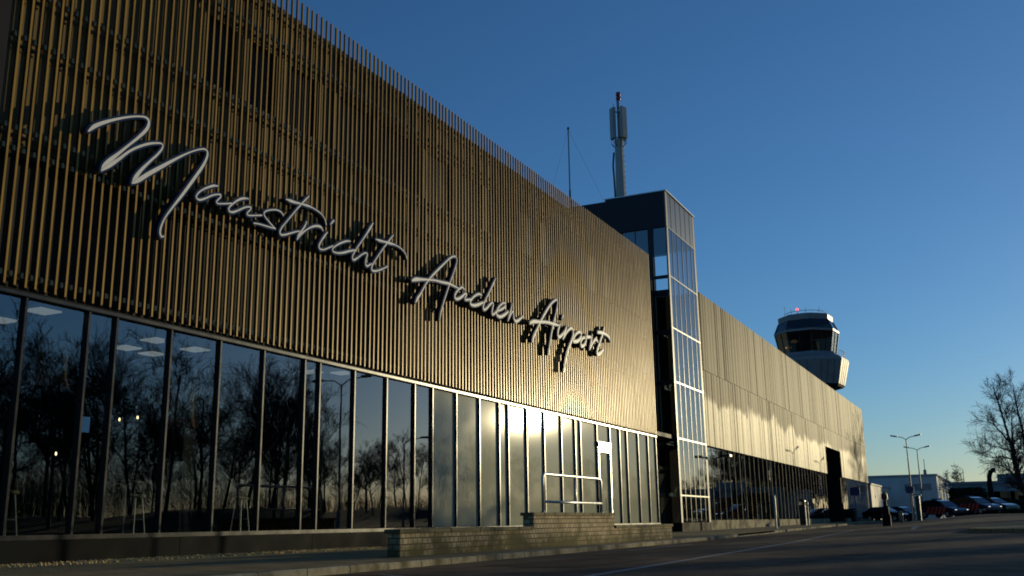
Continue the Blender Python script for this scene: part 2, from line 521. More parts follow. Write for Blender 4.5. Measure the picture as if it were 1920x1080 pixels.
KY = [-20, 0, 10, 20, 33, 45, 58, 70, 86, 102, 110]
KX = [5.8, 5.75, 5.70, 5.48, 5.0, 4.35, 3.75, 3.3, 2.9, 2.55, 2.4]
def kx(Y):
    return float(np.interp(Y, KY, KX))
def pav_z(X, Y):
    return ground(0, Y) + .10
pv = MB()
ys = list(np.arange(-20, 128.1, 2.0))
for a, b in zip(ys[:-1], ys[1:]):
    pv.quad((-0.5, a, pav_z(0, a)), (kx(a) - .14, a, pav_z(0, a)), (kx(b) - .14, b, pav_z(0, b)), (-0.5, b, pav_z(0, b)))
struct(pv.build('pavement', M['paving']))
kb = MB()
ky = -20.0
while ky < 110:
    L_ = .98
    drop = 38.0 < ky < 47.5
    a, b = ky, ky + L_
    h = -.07 if drop else 0.0
    j = random.uniform(-.006, .006)
    za, zb = pav_z(0, a) + h + j + .004, pav_z(0, b) + h + j + .004
    xa, xb = kx(a), kx(b)
    ra, rb = ground(xa, a) - .1, ground(xb, b) - .1
    kb.add([(xa - .14, a, za), (xa - .02, a, za), (xa, a, za - .025), (xa, a, ra), (xa - .14, a, ra),
            (xb - .14, b, zb), (xb - .02, b, zb), (xb, b, zb - .025), (xb, b, rb), (xb - .14, b, rb)],
           [(0, 5, 6, 1), (1, 6, 7, 2), (2, 7, 8, 3), (0, 1, 2, 3, 4), (9, 8, 7, 6, 5), (4, 9, 5, 0)])
    ky += 1.0
struct(kb.build('kerb', M['kerb']))

def strip(x0, y0, x1, y1, wid, n=12):
    m = MB()
    d = Vector((x1 - x0, y1 - y0, 0)).normalized()
    nrm = Vector((-d.y, d.x, 0)) * wid / 2
    for i in range(n):
        pts = []
        for t in (i / n, (i + 1) / n):
            c = Vector((x0 + (x1 - x0) * t, y0 + (y1 - y0) * t, 0))
            pts.append((c - nrm, c + nrm))
        q = [pts[0][0], pts[1][0], pts[1][1], pts[0][1]]
        m.quad(*[(p.x, p.y, ground(p.x, p.y) + .006) for p in q])
    return m
struct(strip(9.35, 11.0, 7.45, 50, .13, 40).build('road_marking', M['roadpaint']))
struct(strip(6.4, 11.6, 8.9, 10.2, .09, 6).build('road_marking', M['roadpaint']))
struct(strip(6.2, 22, 5.9, 31, .10, 8).build('road_marking', M['roadpaint']))
ar = strip(10.2, 47.5, 10.0, 52, .18, 6)
ar.add([(9.75, 51.5, ground(10, 51.5) + .008), (10.3, 51.5, ground(10, 51.5) + .008), (9.95, 53.6, ground(10, 53.6) + .008)], [(0, 1, 2)])
struct(ar.build('road_arrow', M['roadpaint']))

def patch(pts):
    m = MB(); m.add([(x, y, ground(x, y) + .004) for x, y in pts], [tuple(range(len(pts)))])
    return struct(m.build('asphalt_patch', M['patch']))
patch([(6.5, 14.2), (8.3, 13.9), (8.5, 17.4), (6.9, 17.6)])
patch([(9.8, 19.5), (11.6, 19.1), (12.2, 25.5), (10.1, 25.8)])
patch([(5.6, 27), (6.6, 27), (6.5, 36), (5.4, 36)])
def crack(pts, w_=.035):
    m = MB()
    P = [Vector((x, y, 0)) for x, y in pts]; r_ = random.Random(len(pts))
    Q = []
    for a, b in zip(P[:-1], P[1:]):
        for k in range(6):
            Q.append(a.lerp(b, k / 6) + Vector((r_.uniform(-.06, .06), r_.uniform(-.06, .06), 0)))
    for a, b in zip(Q[:-1], Q[1:]):
        d = (b - a).normalized(); n_ = Vector((-d.y, d.x, 0)) * w_ * r_.uniform(.3, .8)
        m.quad(*[(p.x, p.y, ground(p.x, p.y) + .009) for p in (a - n_, b - n_, b + n_, a + n_)])
    return struct(m.build('asphalt_crack', M['patch']))
crack([(12.4, 37), (12.0, 30), (11.2, 24), (11.5, 19), (10.9, 15)], .05)
crack([(6.2, 13), (7.4, 16), (7.1, 21), (7.9, 27)])
crack([(8.2, 20), (9.6, 21.5), (11.4, 21)])
# kerbed island on the right of the road
isl = MB()
poly = [(12.65, 40.5), (13.4, 39.6), (19.5, 37.0), (24, 38), (24, 50), (15, 52), (13.2, 47)]
zi = [ground(x, y) for x, y in poly]
n = len(poly)
isl.add([(x, y, z - .1) for (x, y), z in zip(poly, zi)] + [(x, y, z + .13) for (x, y), z in zip(poly, zi)],
        [tuple(range(n, 2 * n))] + [(i, (i + 1) % n, n + (i + 1) % n, n + i) for i in range(n)])
struct(isl.build('traffic_island', M['paving']))

# gravel at the foot of the plinth
gv = MB()
rg = random.Random(3)
for i in range(3200):
    y = rg.uniform(7, 21); x = rg.uniform(.02, .42)
    r_ = rg.uniform(.018, .042)
    ph = rg.uniform(0, 6)
    ring = [(x + r_ * rg.uniform(.7, 1.2) * math.cos(ph + k * 1.257), y + r_ * rg.uniform(.7, 1.2) * math.sin(ph + k * 1.257), .002) for k in range(5)]
    top = (x + rg.uniform(-.3, .3) * r_, y + rg.uniform(-.3, .3) * r_, r_ * rg.uniform(.9, 1.5))
    gv.add(ring + [top], [(k, (k + 1) % 5, 5) for k in range(5)])
g_ = gv.build('gravel', M['gravel'])
struct(g_, 'stuff'); g_['label'] = 'strip of tan gravel along the dark plinth of the terminal'; g_['category'] = 'gravel'

# ------------------------------------------------------------------ terminal building
tb = thing('terminal_building', 'long terminal hall with bronze vertical slats over a glazed ground floor', 'building')
SB, ST = 4.40, 12.92
sl_ = MB(); wb_ = MB(); rl_ = MB()
NS = 174
RAILS = [4.62, 6.72, 7.08, 8.70, 9.62, 11.62, 12.42]
rs = random.Random(5)
for i in range(NS):
    y = 10.18 + i * .1957 + rs.uniform(-.007, .007)
    dz = rs.uniform(-.006, .006)
    sl_.box(-.012, 0, y - .0195, y + .0195, SB + dz, ST + dz)
    wb_.box(-.048, -.0121, y - .018, y + .018, SB + dz + .002, ST + dz - .002)
    for z in RAILS:
        rl_.box(-.155, -.101, y - .036, y + .012, z - .055, z + .035)
        if rs.random() < .8:
            rl_.box(-.135, -.101, y + .03, y + .07, z - .12, z - .075)
for z in RAILS:
    rl_.box(-.21, -.156, 10.0, 44.3, z - .03, z + .03)
sl_.build('slat_screen', M['gold'], tb)
wb_.build('shaded_slat', M['slatshaded'], tb)
rl_.build('slat_rail', M['rail'], tb)
bw = MB()
yy = 10.0
WIN = [(14.9, 15.75), (16.25, 17.15), (17.7, 18.75), (19.7, 21.2), (21.75, 23.5), (24.2, 25.6), (26.2, 27.7), (28.4, 29.9), (30.6, 32.0), (32.7, 34.1), (34.8, 36.2), (36.9, 38.3), (39.0, 40.4)]
WZ0, WZ1 = 9.86, 11.40
def wallpiece(y0, y1, z0, z1):
    # vertical boards with narrow joints
    n = max(1, round((y1 - y0) / .30)); st = (y1 - y0) / n
    for k in range(n):
        bw.box(-.60, -.36 - (.018 if k % 2 else 0), y0 + k * st + .006, y0 + (k + 1) * st - .006, z0, z1)
bw.box(-.60, -.375, 10.0, 44.2, SB - .05, 6.90)
lowwall = bw; bw = MB()
wallpiece(10.0, 44.2, 6.905, WZ0)
wallpiece(10.0, 44.2, WZ1, 12.70)
prev = 10.0
for a, b in WIN:
    wallpiece(prev, a, WZ0, WZ1); prev = b
wallpiece(prev, 44.2, WZ0, WZ1)
bw.box(-.75, -.62, 10.0, 44.2, SB - .05, WZ0)
bw.box(-.75, -.62, 10.0, 44.2, WZ1, 12.70)
bw.build('wall', M['backwall'], tb)
lowwall.build('lower_wall', M['lowwall'], tb)
for a, b in WIN:
    MB().box(-.50, -.47, a + .01, b - .01, WZ0 + .01, WZ1 - .01).build('window', M['glassupper'], tb)
core = MB()
core.box(-14, -2.2, 10.0, 44.2, 4.6, 12.5)
core.box(-.75, -.01, -12, 9.98, .0, 13.0)
core.box(-30, -14, -12, 44.2, 0, 12.5)
core.box(-14, -.75, -12, 2.0, 0, 12.5)
core.build('rear_wall', M['darkpanel'], tb)
rf = MB(); rf.box(-30, -.62, -12, 44.25, 12.56, 12.75)
rf.build('roof', M['towerdark'], tb)
en = MB(); en.box(-14, -.37, 44.21, 44.45, 4.3, 12.7)
en.build('end_wall', M['darkpanel'], tb)

# curtain wall
GX = -.16
MU = [8.0, 9.5, 10.9, 12.18, 12.80, 14.14, 15.51, 16.87, 18.30, 18.87, 20.28, 21.73, 23.12, 24.07,
      25.44, 26.89, 28.22, 28.87, 30.27, 31.70, 33.21, 34.51, 35.04, 36.75, 38.20, 39.35, 40.25, 41.71, 43.05, 44.2]
GZ0, GZ1 = .47, 4.27
DOOR = 23  # index of the bay with the door (36.75-38.2)
for i in range(len(MU) - 1):
    a, b = MU[i] + .03, MU[i + 1] - .03
    film = MU[i] > 24.0
    if i == DOOR:
        MB().box(GX - .012, GX, a, b, 3.62, GZ1).build('window', M['film'], tb)
        dr = thing('door', '', ''); dr.parent = tb
        del dr['label'], dr['category']
        f = MB()
        f.box(GX - .05, GX + .09, a, a + .09, .05, 3.36); f.box(GX - .05, GX + .09, b - .09, b, .05, 3.36)
        f.box(GX - .05, GX + .09, a + .09, b - .09, 3.22, 3.36); f.box(GX - .05, GX + .09, a + .09, b - .09, .05, .25)
        f.box(GX - .05, GX + .11, a, b, 3.42, 3.61)
        f.build('door_frame', M['trim'], dr)
        MB().box(GX - .012, GX, a + .09, b - .09, .25, 3.22).build('door_leaf', M['film'], dr)
        MB().tube([(GX + .10, b - .16, 1.0), (GX + .15, b - .16, 1.02), (GX + .15, b - .16, 1.45), (GX + .10, b - .16, 1.47)], .015, 8).build('handle', M['silver'], dr)
    else:
        MB().box(GX - .012, GX, a, b, GZ0, GZ1).build('window', M['film'] if film else M['glass'], tb)
for y in MU:
    m = MB()
    m.box(GX - .10, GX + .07, y - .027, y + .027, .40, GZ1)
    m.build('mullion', M['mullion'], tb, bevel=.006)
m = MB()
m.box(GX - .10, GX + .11, 8, 44.23, GZ1 + .002, GZ1 + .075)
m.build('head_trim', M['mullion'], tb, bevel=.006)
m = MB()
m.box(GX - .10, GX + .11, 8, 36.78, .385, .465); m.box(GX - .10, GX + .11, 38.17, 44.23, .385, .465)
m.build('sill', M['mullion'], tb, bevel=.006)
m = MB()
m.box(-.75, -.03, 8, 44.2, GZ1 + .08, SB - .06)
m.build('soffit', M['darkpanel'], tb)
m = MB()
py = 6.5
while py < 44:
    e = min(py + 4.05, 36.75 if py < 36.7 else 44.2)
    m.box(-.5, -.02, py + .008, e - .008, -.2, .38)
    py = e
    if 36.7 < py < 37:
        py = 38.2
m.build('plinth', M['plinth'], tb)
# room behind the clear panes
rm = MB()
rm.box(-9, -.5, 2.0, 24.5, .25, .40)
rm.build('floor', M['intfloor'], tb)
rm = MB()
rm.box(-9.2, -9, 2.0, 24.5, .4, 4.4); rm.box(-9, -.30, 24.3, 24.5, .4, 4.33); rm.box(-9, -.8, 2.02, 24.3, 4.30, 4.45)
for cx, cyy in ((-2.4, 11.4), (-2.4, 17.0), (-2.6, 22.0), (-6, 14.0), (-6, 19.5)):
    rm.box(cx - .2, cx + .2, cyy - .2, cyy + .2, .4, 4.3)
rm.build('room_wall', M['interior'], tb)
rm = MB(); rm.box(-14, -.6, 24.6, 44.1, .0, 4.55)
rm.build('inner_block', M['interior'], tb)
for px, py_ in ((237, 653), (293, 639), (286, 664), (375, 636), (366, 656), (437, 652), (642, 700), (0, 601), (80, 584), (583, 698)):
    p = onZ(px, py_, 4.27)
    if p[0] < -.5 and p[0] > -8.8 and 2.3 < p[1] < 24:
        q = MB(); q.box(p[0] - .22, p[0] + .22, p[1] - .22, p[1] + .22, 4.262, 4.29)
        q.build('ceiling_light', M['lightpanel'], tb)

# things inside the hall, seen through the clear panes
def pendant(px, py0, py1, wpx, X, label):
    a = onX(px, py0, X); b = onX(px, py1, X)
    r_ = wpx / 2 * (np.dot(a - CAM, FW)) / F
    t = thing('pendant_lamp', label, 'lamp', (a[0], a[1], b[2]), group='drum lamps in the hall')
    h = a[2] - b[2]
    q = MB(); q.lathe([(r_ * .86, .12), (r_ * .80, h), (r_ * .78, h), (r_ * .84, .12)], 28)
    q.build('lamp_shade', M['shade'], t, smooth=False)
    q = MB(); q.lathe([(r_, -.06), (r_ * .90, .12), (r_ * .88, .12), (r_ * .98, -.06)], 28)
    q.build('shade_band', M['shadeband'], t)
    q = MB(); q.tube([(0, 0, h - .05), (0, 0, 4.29 - b[2])], .012, 6)
    q.build('cord', M['black'], t)
pendant(100, 640, 722, 66, -2.2, 'large drum pendant lamp with orange lower band, nearest the left edge')
pendant(343, 735, 797, 52, -2.2, 'drum pendant lamp with orange lower band hanging behind the fifth wide pane')
for i, (px, py_, lab) in enumerate(((224, 787, 'bare warm bulb hanging on a cord, left of its pair'), (258, 783, 'bare warm bulb hanging on a cord, right of its pair'), (105, 851, 'lone small bulb hanging low behind the second pane'))):
    p = onX(px, py_, -3.0)
    t = thing('bulb_lamp', lab, 'lamp', tuple(p), group='bare bulbs in the hall')
    MB().lathe([(.008, .04), (.018, .015), (.022, -.005), (.014, -.025), (.004, -.032)], 12).build('bulb', M['bulb'], t, smooth=True)
    MB().tube([(0, 0, .05), (0, 0, 4.29 - p[2])], .006, 5).build('cord', M['black'], t)
def stool(X, Y, lab):
    t = thing('bar_stool', lab, 'stool', (X, Y, .40), group='bar stools in the hall')
    MB().lathe([(.17, .74), (.19, .76), (.19, .79), (.15, .81)], 20).build('seat', M['wood'], t, smooth=True)
    for k in range(4):
        a = math.pi / 4 + k * math.pi / 2
        MB().tube([(.12 * math.cos(a), .12 * math.sin(a), .745), (.21 * math.cos(a), .21 * math.sin(a), 0)], .014, 6).build('leg', M['silver'], t)
    ring = [(.165 * math.cos(k * math.pi / 8), .165 * math.sin(k * math.pi / 8), .32) for k in range(17)]
    MB().tube(ring, .009, 6, cap=False).build('footrest', M['silver'], t)
p = onX(10, 960, -1.2); stool(-1.2, p[1], 'bar stool with pale wooden seat at the left edge of the hall')
p = onX(252, 970, -1.6); stool(-1.6, p[1], 'bar stool in front of the dark column, left of the table')
p = onX(450, 975, -1.6); stool(-1.6, p[1], 'bar stool standing alone behind the fifth wide pane')
p = onX(232, 950, -2.3)
t = thing('bar_table', 'tall dark bar table beside the bar stools behind the fourth pane', 'table', (-2.3, p[1], .40))
MB().lathe([(.34, 1.05), (.35, 1.06), (.35, 1.09), (.34, 1.10)], 24).build('table_top', M['black'], t)
MB().tube([(0, 0, .03), (0, 0, 1.05)], .035, 10).build('leg', M['greysteel'], t)
MB().lathe([(.24, 0), (.24, .02), (.06, .04)], 20).build('base', M['greysteel'], t)
a = onX(152, 778, -5.0); b = onX(168, 818, -5.0)
t = thing('wall_screen', 'small blue lit screen on the back wall behind the third pane', 'screen', (-5.0, a[1], b[2]))
MB().box(-.05, 0, 0, b[1] - a[1], 0, a[2] - b[2]).build('screen_case', M['black'], t)
MB().box(.001, .006, .03, b[1] - a[1] - .03, .08, a[2] - b[2] - .03).build('display', M['screen'], t)
MB().box(-.05, -.01, .03, (b[1] - a[1]) * .2, -(b[2] - .4), -.002).build('stand', M['black'], t)

# ------------------------------------------------------------------ script lettering
def catmull(pts, n=6):
    P = [np.array(p, float) for p in pts]
    P = [2 * P[0] - P[1]] + P + [2 * P[-1] - P[-2]]
    out = []
    for i in range(1, len(P) - 2):
        for k in range(n):
            t = k / n
            out.append(.5 * ((2 * P[i]) + (-P[i - 1] + P[i + 1]) * t + (2 * P[i - 1] - 5 * P[i] + 4 * P[i + 1] - P[i + 2]) * t * t + (-P[i - 1] + 3 * P[i] - 3 * P[i + 1] + P[i + 2]) * t ** 3))
    out.append(P[-2])
    return np.array(out)
LX0, LX1 = .065, .225     # back and front of the channel letters, off the slats
def stroke(pts, org, sc, jit):
    """one pen stroke -> (dark channel body, white face) meshes, traced on the plane of the sign"""
    c = catmull([(org[0] + p[0] / sc, org[1] + p[1] / sc, max(p[2], 7) / sc) for p in pts])
    w3 = []
    for x, y, wd in c:
        p = onX(x, y, LX1)
        w3.append((p[1], p[2], wd * np.dot(p - CAM, FW) / F))
    w3 = np.array(w3)
    # true size in the sign's own plane
    tan = np.gradient(w3[:, :2], axis=0)
    ln = np.maximum(np.linalg.norm(tan, axis=1, keepdims=True), 1e-6)
    nr = np.stack([-tan[:, 1], tan[:, 0]], 1) / ln
    body, face = MB(), MB()
    for mb, extra, xb, xf in ((body, .036, LX0 + jit, LX1 - .012 + jit), (face, 0.0, LX1 - .0125 + jit, LX1 + jit)):
        hw = np.maximum(w3[:, 2] * .5 - .004 + extra, .014)[:, None]
        Lp = w3[:, :2] + nr * hw; Rp = w3[:, :2] - nr * hw
        # rounded ends
        n_ = len(w3)
        vs = []
        for i in range(n_):
            for (yy_, zz), xx in ((Lp[i], xb), (Lp[i], xf), (Rp[i], xf), (Rp[i], xb)):
                vs.append((xx, yy_, zz))
        fs = []
        for i in range(n_ - 1):
            for k in range(4):
                fs.append((4 * i + k, 4 * i + (k + 1) % 4, 4 * i + 4 + (k + 1) % 4, 4 * i + 4 + k))
        fs += [(0, 1, 2, 3), (4 * n_ - 1, 4 * n_ - 2, 4 * n_ - 3, 4 * n_ - 4)]
        mb.add(vs, fs)
        for e, sg in ((0, -1), (n_ - 1, 1)):
            d = tan[e] / ln[e] * sg; h = float(hw[e, 0]); c0 = w3[e, :2]
            arc = [c0 + h * (math.cos(a) * d + math.sin(a) * nr[e]) for a in np.linspace(-math.pi / 2, math.pi / 2, 7)]
            k = len(arc)
            mb.add([(xf, q[0], q[1]) for q in arc] + [(xb, q[0], q[1]) for q in arc],
                   [tuple(range(k)), tuple(range(2 * k - 1, k - 1, -1))] + [(i, i + 1, k + i + 1, k + i) for i in range(k - 1)])
    return body, face
Z1, Z2, Z3, Z4 = ((150, 200), 4.154), ((350, 330), 9.0), ((480, 360), 9.0), ((590, 400), 9.0)
Z5, Z6, Z7 = ((760, 470), 7.7125), ((840, 510), 9.82), ((980, 550), 7.2)
WORDS = [
 ('large white script word Maastricht with dark sides, leftmost on the slats', [
  [(Z1, [(68,190,18),(110,155,34),(180,125,30),(280,98,22),(380,80,18),(460,75,16),(515,85,20),(538,120,26),(520,175,30),(460,235,26),(380,300,22),(300,365,28),(225,425,40),(190,465,42),(166,498,14)]),
   (Z1, [(170,496,16),(230,458,34),(300,410,28),(380,350,22),(450,315,22),(530,290,22),(600,283,18),(640,292,14),(640,325,18),(600,375,20),(540,430,22),(470,500,30),(430,555,36),(406,596,16)]),
   (Z1, [(405,596,16),(450,575,36),(530,525,36),(620,475,32),(720,420,24),(820,370,16),(900,340,14),(960,330,16),(990,350,18),(985,400,22),(950,470,26),(880,570,28),(800,680,26),(730,770,20),(670,850,16),(635,920,18),(622,975,20),(632,1012,18),(650,1010,8)])],
  [(Z2, [(525,170,14),(450,165,46),(360,190,40),(260,235,34),(190,290,32),(158,350,32),(185,395,38),(240,400,40),(330,370,36),(420,330,34),(500,312,30),(560,315,34),(570,350,30),(530,395,22),(500,435,24),(520,465,26),(600,468,26),(700,465,12),(750,462,7)])],
  [(Z2, [(1040,383,14),(970,375,44),(880,400,42),(790,460,34),(725,520,32),(710,570,34),(740,605,38),(800,605,42),(880,575,36),(970,535,34),(1040,520,32),(1085,530,32),(1080,560,28),(1040,605,24),(1020,645,28),(1060,665,26),(1150,665,22),(1270,662,10)])],
  [(Z2, [(1630,665,14),(1600,620,26),(1560,590,12),(1500,570,10),(1420,572,14),(1340,590,24),(1303,625,22),(1315,680,20),(1380,765,20),(1440,835,22),(1488,888,16)]),
   (Z2, [(1490,888,16),(1420,870,28),(1330,845,26),(1220,812,18),(1130,797,10)])],
  [(Z3, [(895,72,14),(850,115,32),(780,190,30),(700,280,26),(600,400,24),(500,520,26),(430,610,30),(405,680,32),(430,722,36),(500,718,34),(600,690,30),(680,668,26),(740,660,20)]),
   (Z3, [(510,122,16),(580,148,52),(660,175,44),(760,200,34),(850,225,46),(920,250,36),(1000,295,20),(1080,350,14),(1140,420,12),(1175,500,12),(1185,555,7)])],
  [(Z3, [(850,505,26),(830,560,32),(780,640,36),(720,720,40),(685,800,18)]),
   (Z3, [(690,795,20),(760,710,34),(850,635,28),(950,585,36),(1030,575,40),(1090,595,42),(1125,650,14)])],
  [(Z3, [(1205,680,14),(1160,740,34),(1100,830,30),(1065,910,32),(1085,962,30),(1150,970,24),(1230,940,18),(1300,910,16)]),
   (Z3, [(1258,545,14),(1290,505,36),(1315,480,26)])],
  [(Z3, [(1585,830,22),(1520,830,30),(1430,860,32),(1340,910,28),(1290,960,22),(1300,1005,26),(1370,1030,30),(1460,1025,36),(1560,1000,36),(1640,985,28),(1690,985,14)])],
  [(Z4, [(988,165,10),(950,230,40),(870,360,30),(780,490,24),(700,610,24),(650,700,24),(638,760,24),(665,785,34),(720,755,28),(800,695,24),(860,668,18),(893,690,24),(870,770,26),(860,850,26),(885,888,32),(940,865,26),(1000,835,12)])],
  [(Z4, [(1322,370,10),(1280,425,26),(1200,530,24),(1120,640,22),(1040,760,22),(980,860,26),(957,940,30),(990,973,34),(1070,965,30),(1160,930,24),(1235,890,8)]),
   (Z4, [(1030,437,14),(1090,460,42),(1170,480,32),(1260,505,44),(1330,525,30),(1410,565,16),(1480,620,14),(1530,690,14),(1550,760,8)])],
 ]),
 ('white script word Aachen with dark sides, middle word on the slats', [
  [(Z5, [(150,748,16),(180,690,40),(230,610,26),(300,480,22),(370,385,26),(460,290,32),(550,200,26),(640,115,24),(700,82,24),(742,105,18),(745,170,16),(710,290,18),(650,460,20),(600,610,20),(550,770,20),(515,900,22),(500,990,18)]),
   (Z5, [(100,430,30),(150,415,56),(220,415,40),(330,420,26),(430,430,26),(530,455,32),(640,480,32),(720,520,24),(770,545,12)])],
  [(Z5, [(850,560,22),(820,530,28),(770,560,26),(725,620,26),(715,680,28),(750,700,34),(810,670,36),(860,625,30),(885,632,26),(865,670,20),(862,705,24),(900,710,26),(960,700,16)])],
  [(Z6, [(620,425,28),(570,405,34),(490,445,32),(425,520,34),(420,590,36),(480,615,44),(560,600,46),(630,570,34),(690,545,20)])],
  [(Z6, [(875,115,12),(840,200,32),(780,330,28),(720,450,26),(670,560,28),(645,650,28),(662,692,36),(710,670,34),(770,600,34),(815,565,24),(832,600,24),(815,690,28),(810,760,28),(835,780,30),(890,730,24),(920,700,16)])],
  [(Z6, [(910,720,18),(980,690,32),(1050,640,30),(1060,590,24),(1020,570,26),(950,630,28),(900,720,30),(905,790,34),(960,825,44),(1040,790,44),(1110,730,28)])],
  [(Z6, [(1175,580,14),(1165,670,28),(1130,800,28),(1105,890,18)]),
   (Z6, [(1110,880,14),(1150,790,16),(1180,735,24),(1203,760,26),(1208,840,30),(1230,898,36),(1270,905,42),(1330,860,30),(1375,820,12)])],
 ]),
 ('white script word Airport with dark sides, rightmost on the slats', [
  [(Z7, [(135,645,16),(150,590,30),(200,480,22),(250,370,22),(310,260,28),(380,150,24),(440,94,20),(468,95,16),(472,150,16),(450,280,17),(420,400,18),(390,560,20),(370,700,22),(352,815,16)]),
   (Z7, [(100,400,24),(150,380,38),(240,385,26),(330,390,26),(420,415,26),(500,435,12)])],
  [(Z7, [(510,410,14),(480,500,26),(477,570,26),(500,588,28),(550,540,20),(580,490,14)]),
   (Z7, [(530,345,14),(540,300,18)])],
  [(Z7, [(595,450,18),(575,530,26),(550,610,14)]),
   (Z7, [(555,600,16),(600,520,20),(650,472,26),(678,490,24),(680,540,16)])],
  [(Z7, [(690,540,18),(660,640,26),(610,780,32),(575,930,28),(560,1045,14)]),
   (Z7, [(680,620,20),(724,545,22),(775,522,24),(788,580,24),(750,638,30),(700,650,28),(678,640,18)])],
  [(Z7, [(860,590,20),(810,610,20),(787,670,22),(802,713,26),(840,690,24),(860,630,24),(850,592,20),(900,590,24),(940,592,12)])],
  [(Z7, [(940,560,12),(925,650,24),(905,750,18)]),
   (Z7, [(910,740,16),(945,670,20),(985,622,24),(1013,650,14)])],
  [(Z7, [(1105,460,12),(1080,560,22),(1040,680,24),(1008,790,26),(1022,823,28),(1060,800,26),(1090,765,12)]),
   (Z7, [(1015,525,22),(1060,530,32),(1120,550,28),(1165,590,28),(1188,650,10)])],
 ]),
]
for lab, letters in WORDS:
    o0, s0 = letters[0][0][0]
    p0 = letters[0][0][1][0]
    base = onX(o0[0] + p0[0] / s0, o0[1] + p0[1] / s0, LX0)
    t = thing('sign_word', lab, 'sign lettering', tuple(base), group='script words of the airport sign')
    for li, strokes in enumerate(letters):
        B, Fc = MB(), MB()
        cen = []
        for si, ((org, sc), pts) in enumerate(strokes):
            b_, f_ = stroke(pts, org, sc, .004 * si + .009 * (li % 2))
            B.add(b_.v, b_.f); Fc.add(f_.v, f_.f)
            for q in (pts[len(pts) // 3], pts[2 * len(pts) // 3]):
                cen.append(onX(org[0] + q[0] / sc, org[1] + q[1] / sc, LX0))
        for q in cen:   # stand-off pegs to the slat rails
            B.tube([(-.10, q[1], q[2]), (LX0 + .03, q[1], q[2])], .012, 6)
        lo = B.build('letter', M['navy'], t, off=tuple(base))
        Fc.build('letter_face', M['whitepaint'], lo, off=tuple(base))

# ------------------------------------------------------------------ stair tower
st = thing('stair_tower', 'dark glazed stair tower rising between the slatted hall and bronze wing', 'tower', (0, 47.4, 0))
OY = (0, 47.4, 0)
Y0, Y1, TX = 47.4, 52.7, -4.6
TZ = [.50, 1.73, 4.46, 7.23, 9.95, 12.62, 15.21, 17.16]
b = MB()
b.box(-3.06, -.02, Y0, Y0 + .25, 15.21, 17.12)          # near face, top band
b.box(-3.06, -2.45, Y0, Y0 + .25, 4.3, 15.21)
b.box(-1.05, -.80, Y0, Y0 + .25, 4.3, 15.21)
b.box(-.10, -.02, Y0, Y0 + .25, .2, 15.21)
b.box(-2.45, -1.05, Y0, Y0 + .25, 4.3, 11.6)
b.box(-.80, -.10, Y0, Y0 + .25, 11.62, 11.9); b.box(-.80, -.10, Y0 + .02, Y0 + .2, 12.52, 12.66)
b.box(-.80, -.10, Y0 + .01, Y0 + .22, 9.6, 9.85); b.box(-.80, -.10, Y0 + .01, Y0 + .22, 7.1, 7.3); b.box(-.80, -.10, Y0 + .01, Y0 + .22, 4.3, 4.6)
b.box(-3.06, -.02, Y1 - .25, Y1, 15.21, 17.12)
b.box(-3.06, -2.7, Y1 - .25, Y1, 4.3, 15.21); b.box(-.12, -.02, Y1 - .25, Y1, .2, 15.21)
b.box(-2.7, -.12, Y1 - .25, Y1, 4.3, 11.4)
b.box(-3.3, -3.06, Y0, Y1, .2, 17.12)
b.box(-3.06, -.05, Y0 + .25, Y1 - .25, 16.6, 16.9)
b.build('tower_wall', M['towerdark'], st, off=OY)
MB().box(-7.5, -3.31, Y0 + .02, Y1, 4.3, 17.02).build('lift_shaft', M['towerdark'], st, off=OY)
MB().box(-2.44, -1.76, Y0 + .1, Y0 + .115, 11.6, 15.2).build('window', M['glassdark'], st, off=OY)
MB().box(-1.74, -1.06, Y0 + .1, Y0 + .115, 11.6, 15.2).build('window', M['glassdark'], st, off=OY)
MB().box(-1.76, -1.74, Y0 + .05, Y0 + .2, 11.6, 15.2).build('mullion', M['mullion'], st, off=OY)
MB().box(-.79, -.11, Y0 + .1, Y0 + .115, 13.68, 15.2).build('window', M['glassdark'], st, off=OY)
for z0, z1 in ((.2, 4.29), (4.62, 7.08), (7.32, 9.58), (9.87, 11.6)):
    MB().box(-.79, -.11, Y0 + .1, Y0 + .115, z0, z1).build('window', M['glassdark'], st, off=OY)
MB().box(-2.44, -1.06, Y0 + .1, Y0 + .115, .2, 4.29).build('window', M['glassdark'], st, off=OY)
# parapet coping
c = MB(); c.box(-3.32, .04, Y0 - .02, Y1 + .02, 17.122, 17.17)
c.build('coping', M['trim'], st, off=OY)
pw = (Y1 - Y0) / 6
for k in range(6):
    a, e = Y0 + k * pw + .035, Y0 + (k + 1) * pw - .035
    for j in range(7):
        z0, z1 = TZ[j] + .05, TZ[j + 1] - .05
        if j == 6:
            MB().box(-.06, -.03, a, e, z0, 17.118).build('panel', M['slate'], st, off=OY)
        else:
            MB().box(-.045, -.03, a, e, z0, z1).build('window', M['glassblue'], st, off=OY)
for k in range(7):
    y = Y0 + k * pw
    MB().box(-.09, -.012, y - .022, y + .022, .5, 17.118).build('mullion', M['towertrim'], st, off=OY, bevel=.006)
for z in TZ[1:-1]:
    q = MB()
    for k in range(6):
        q.box(-.09, -.01, Y0 + k * pw + .029, Y0 + (k + 1) * pw - .029, z - .032, z + .032)
    q.build('transom', M['towertrim'], st, off=OY)
q = MB()
q.box(-3.0, .0, Y0, Y1, -.3, .45)
q.build('plinth', M['plinth'], st, off=OY)
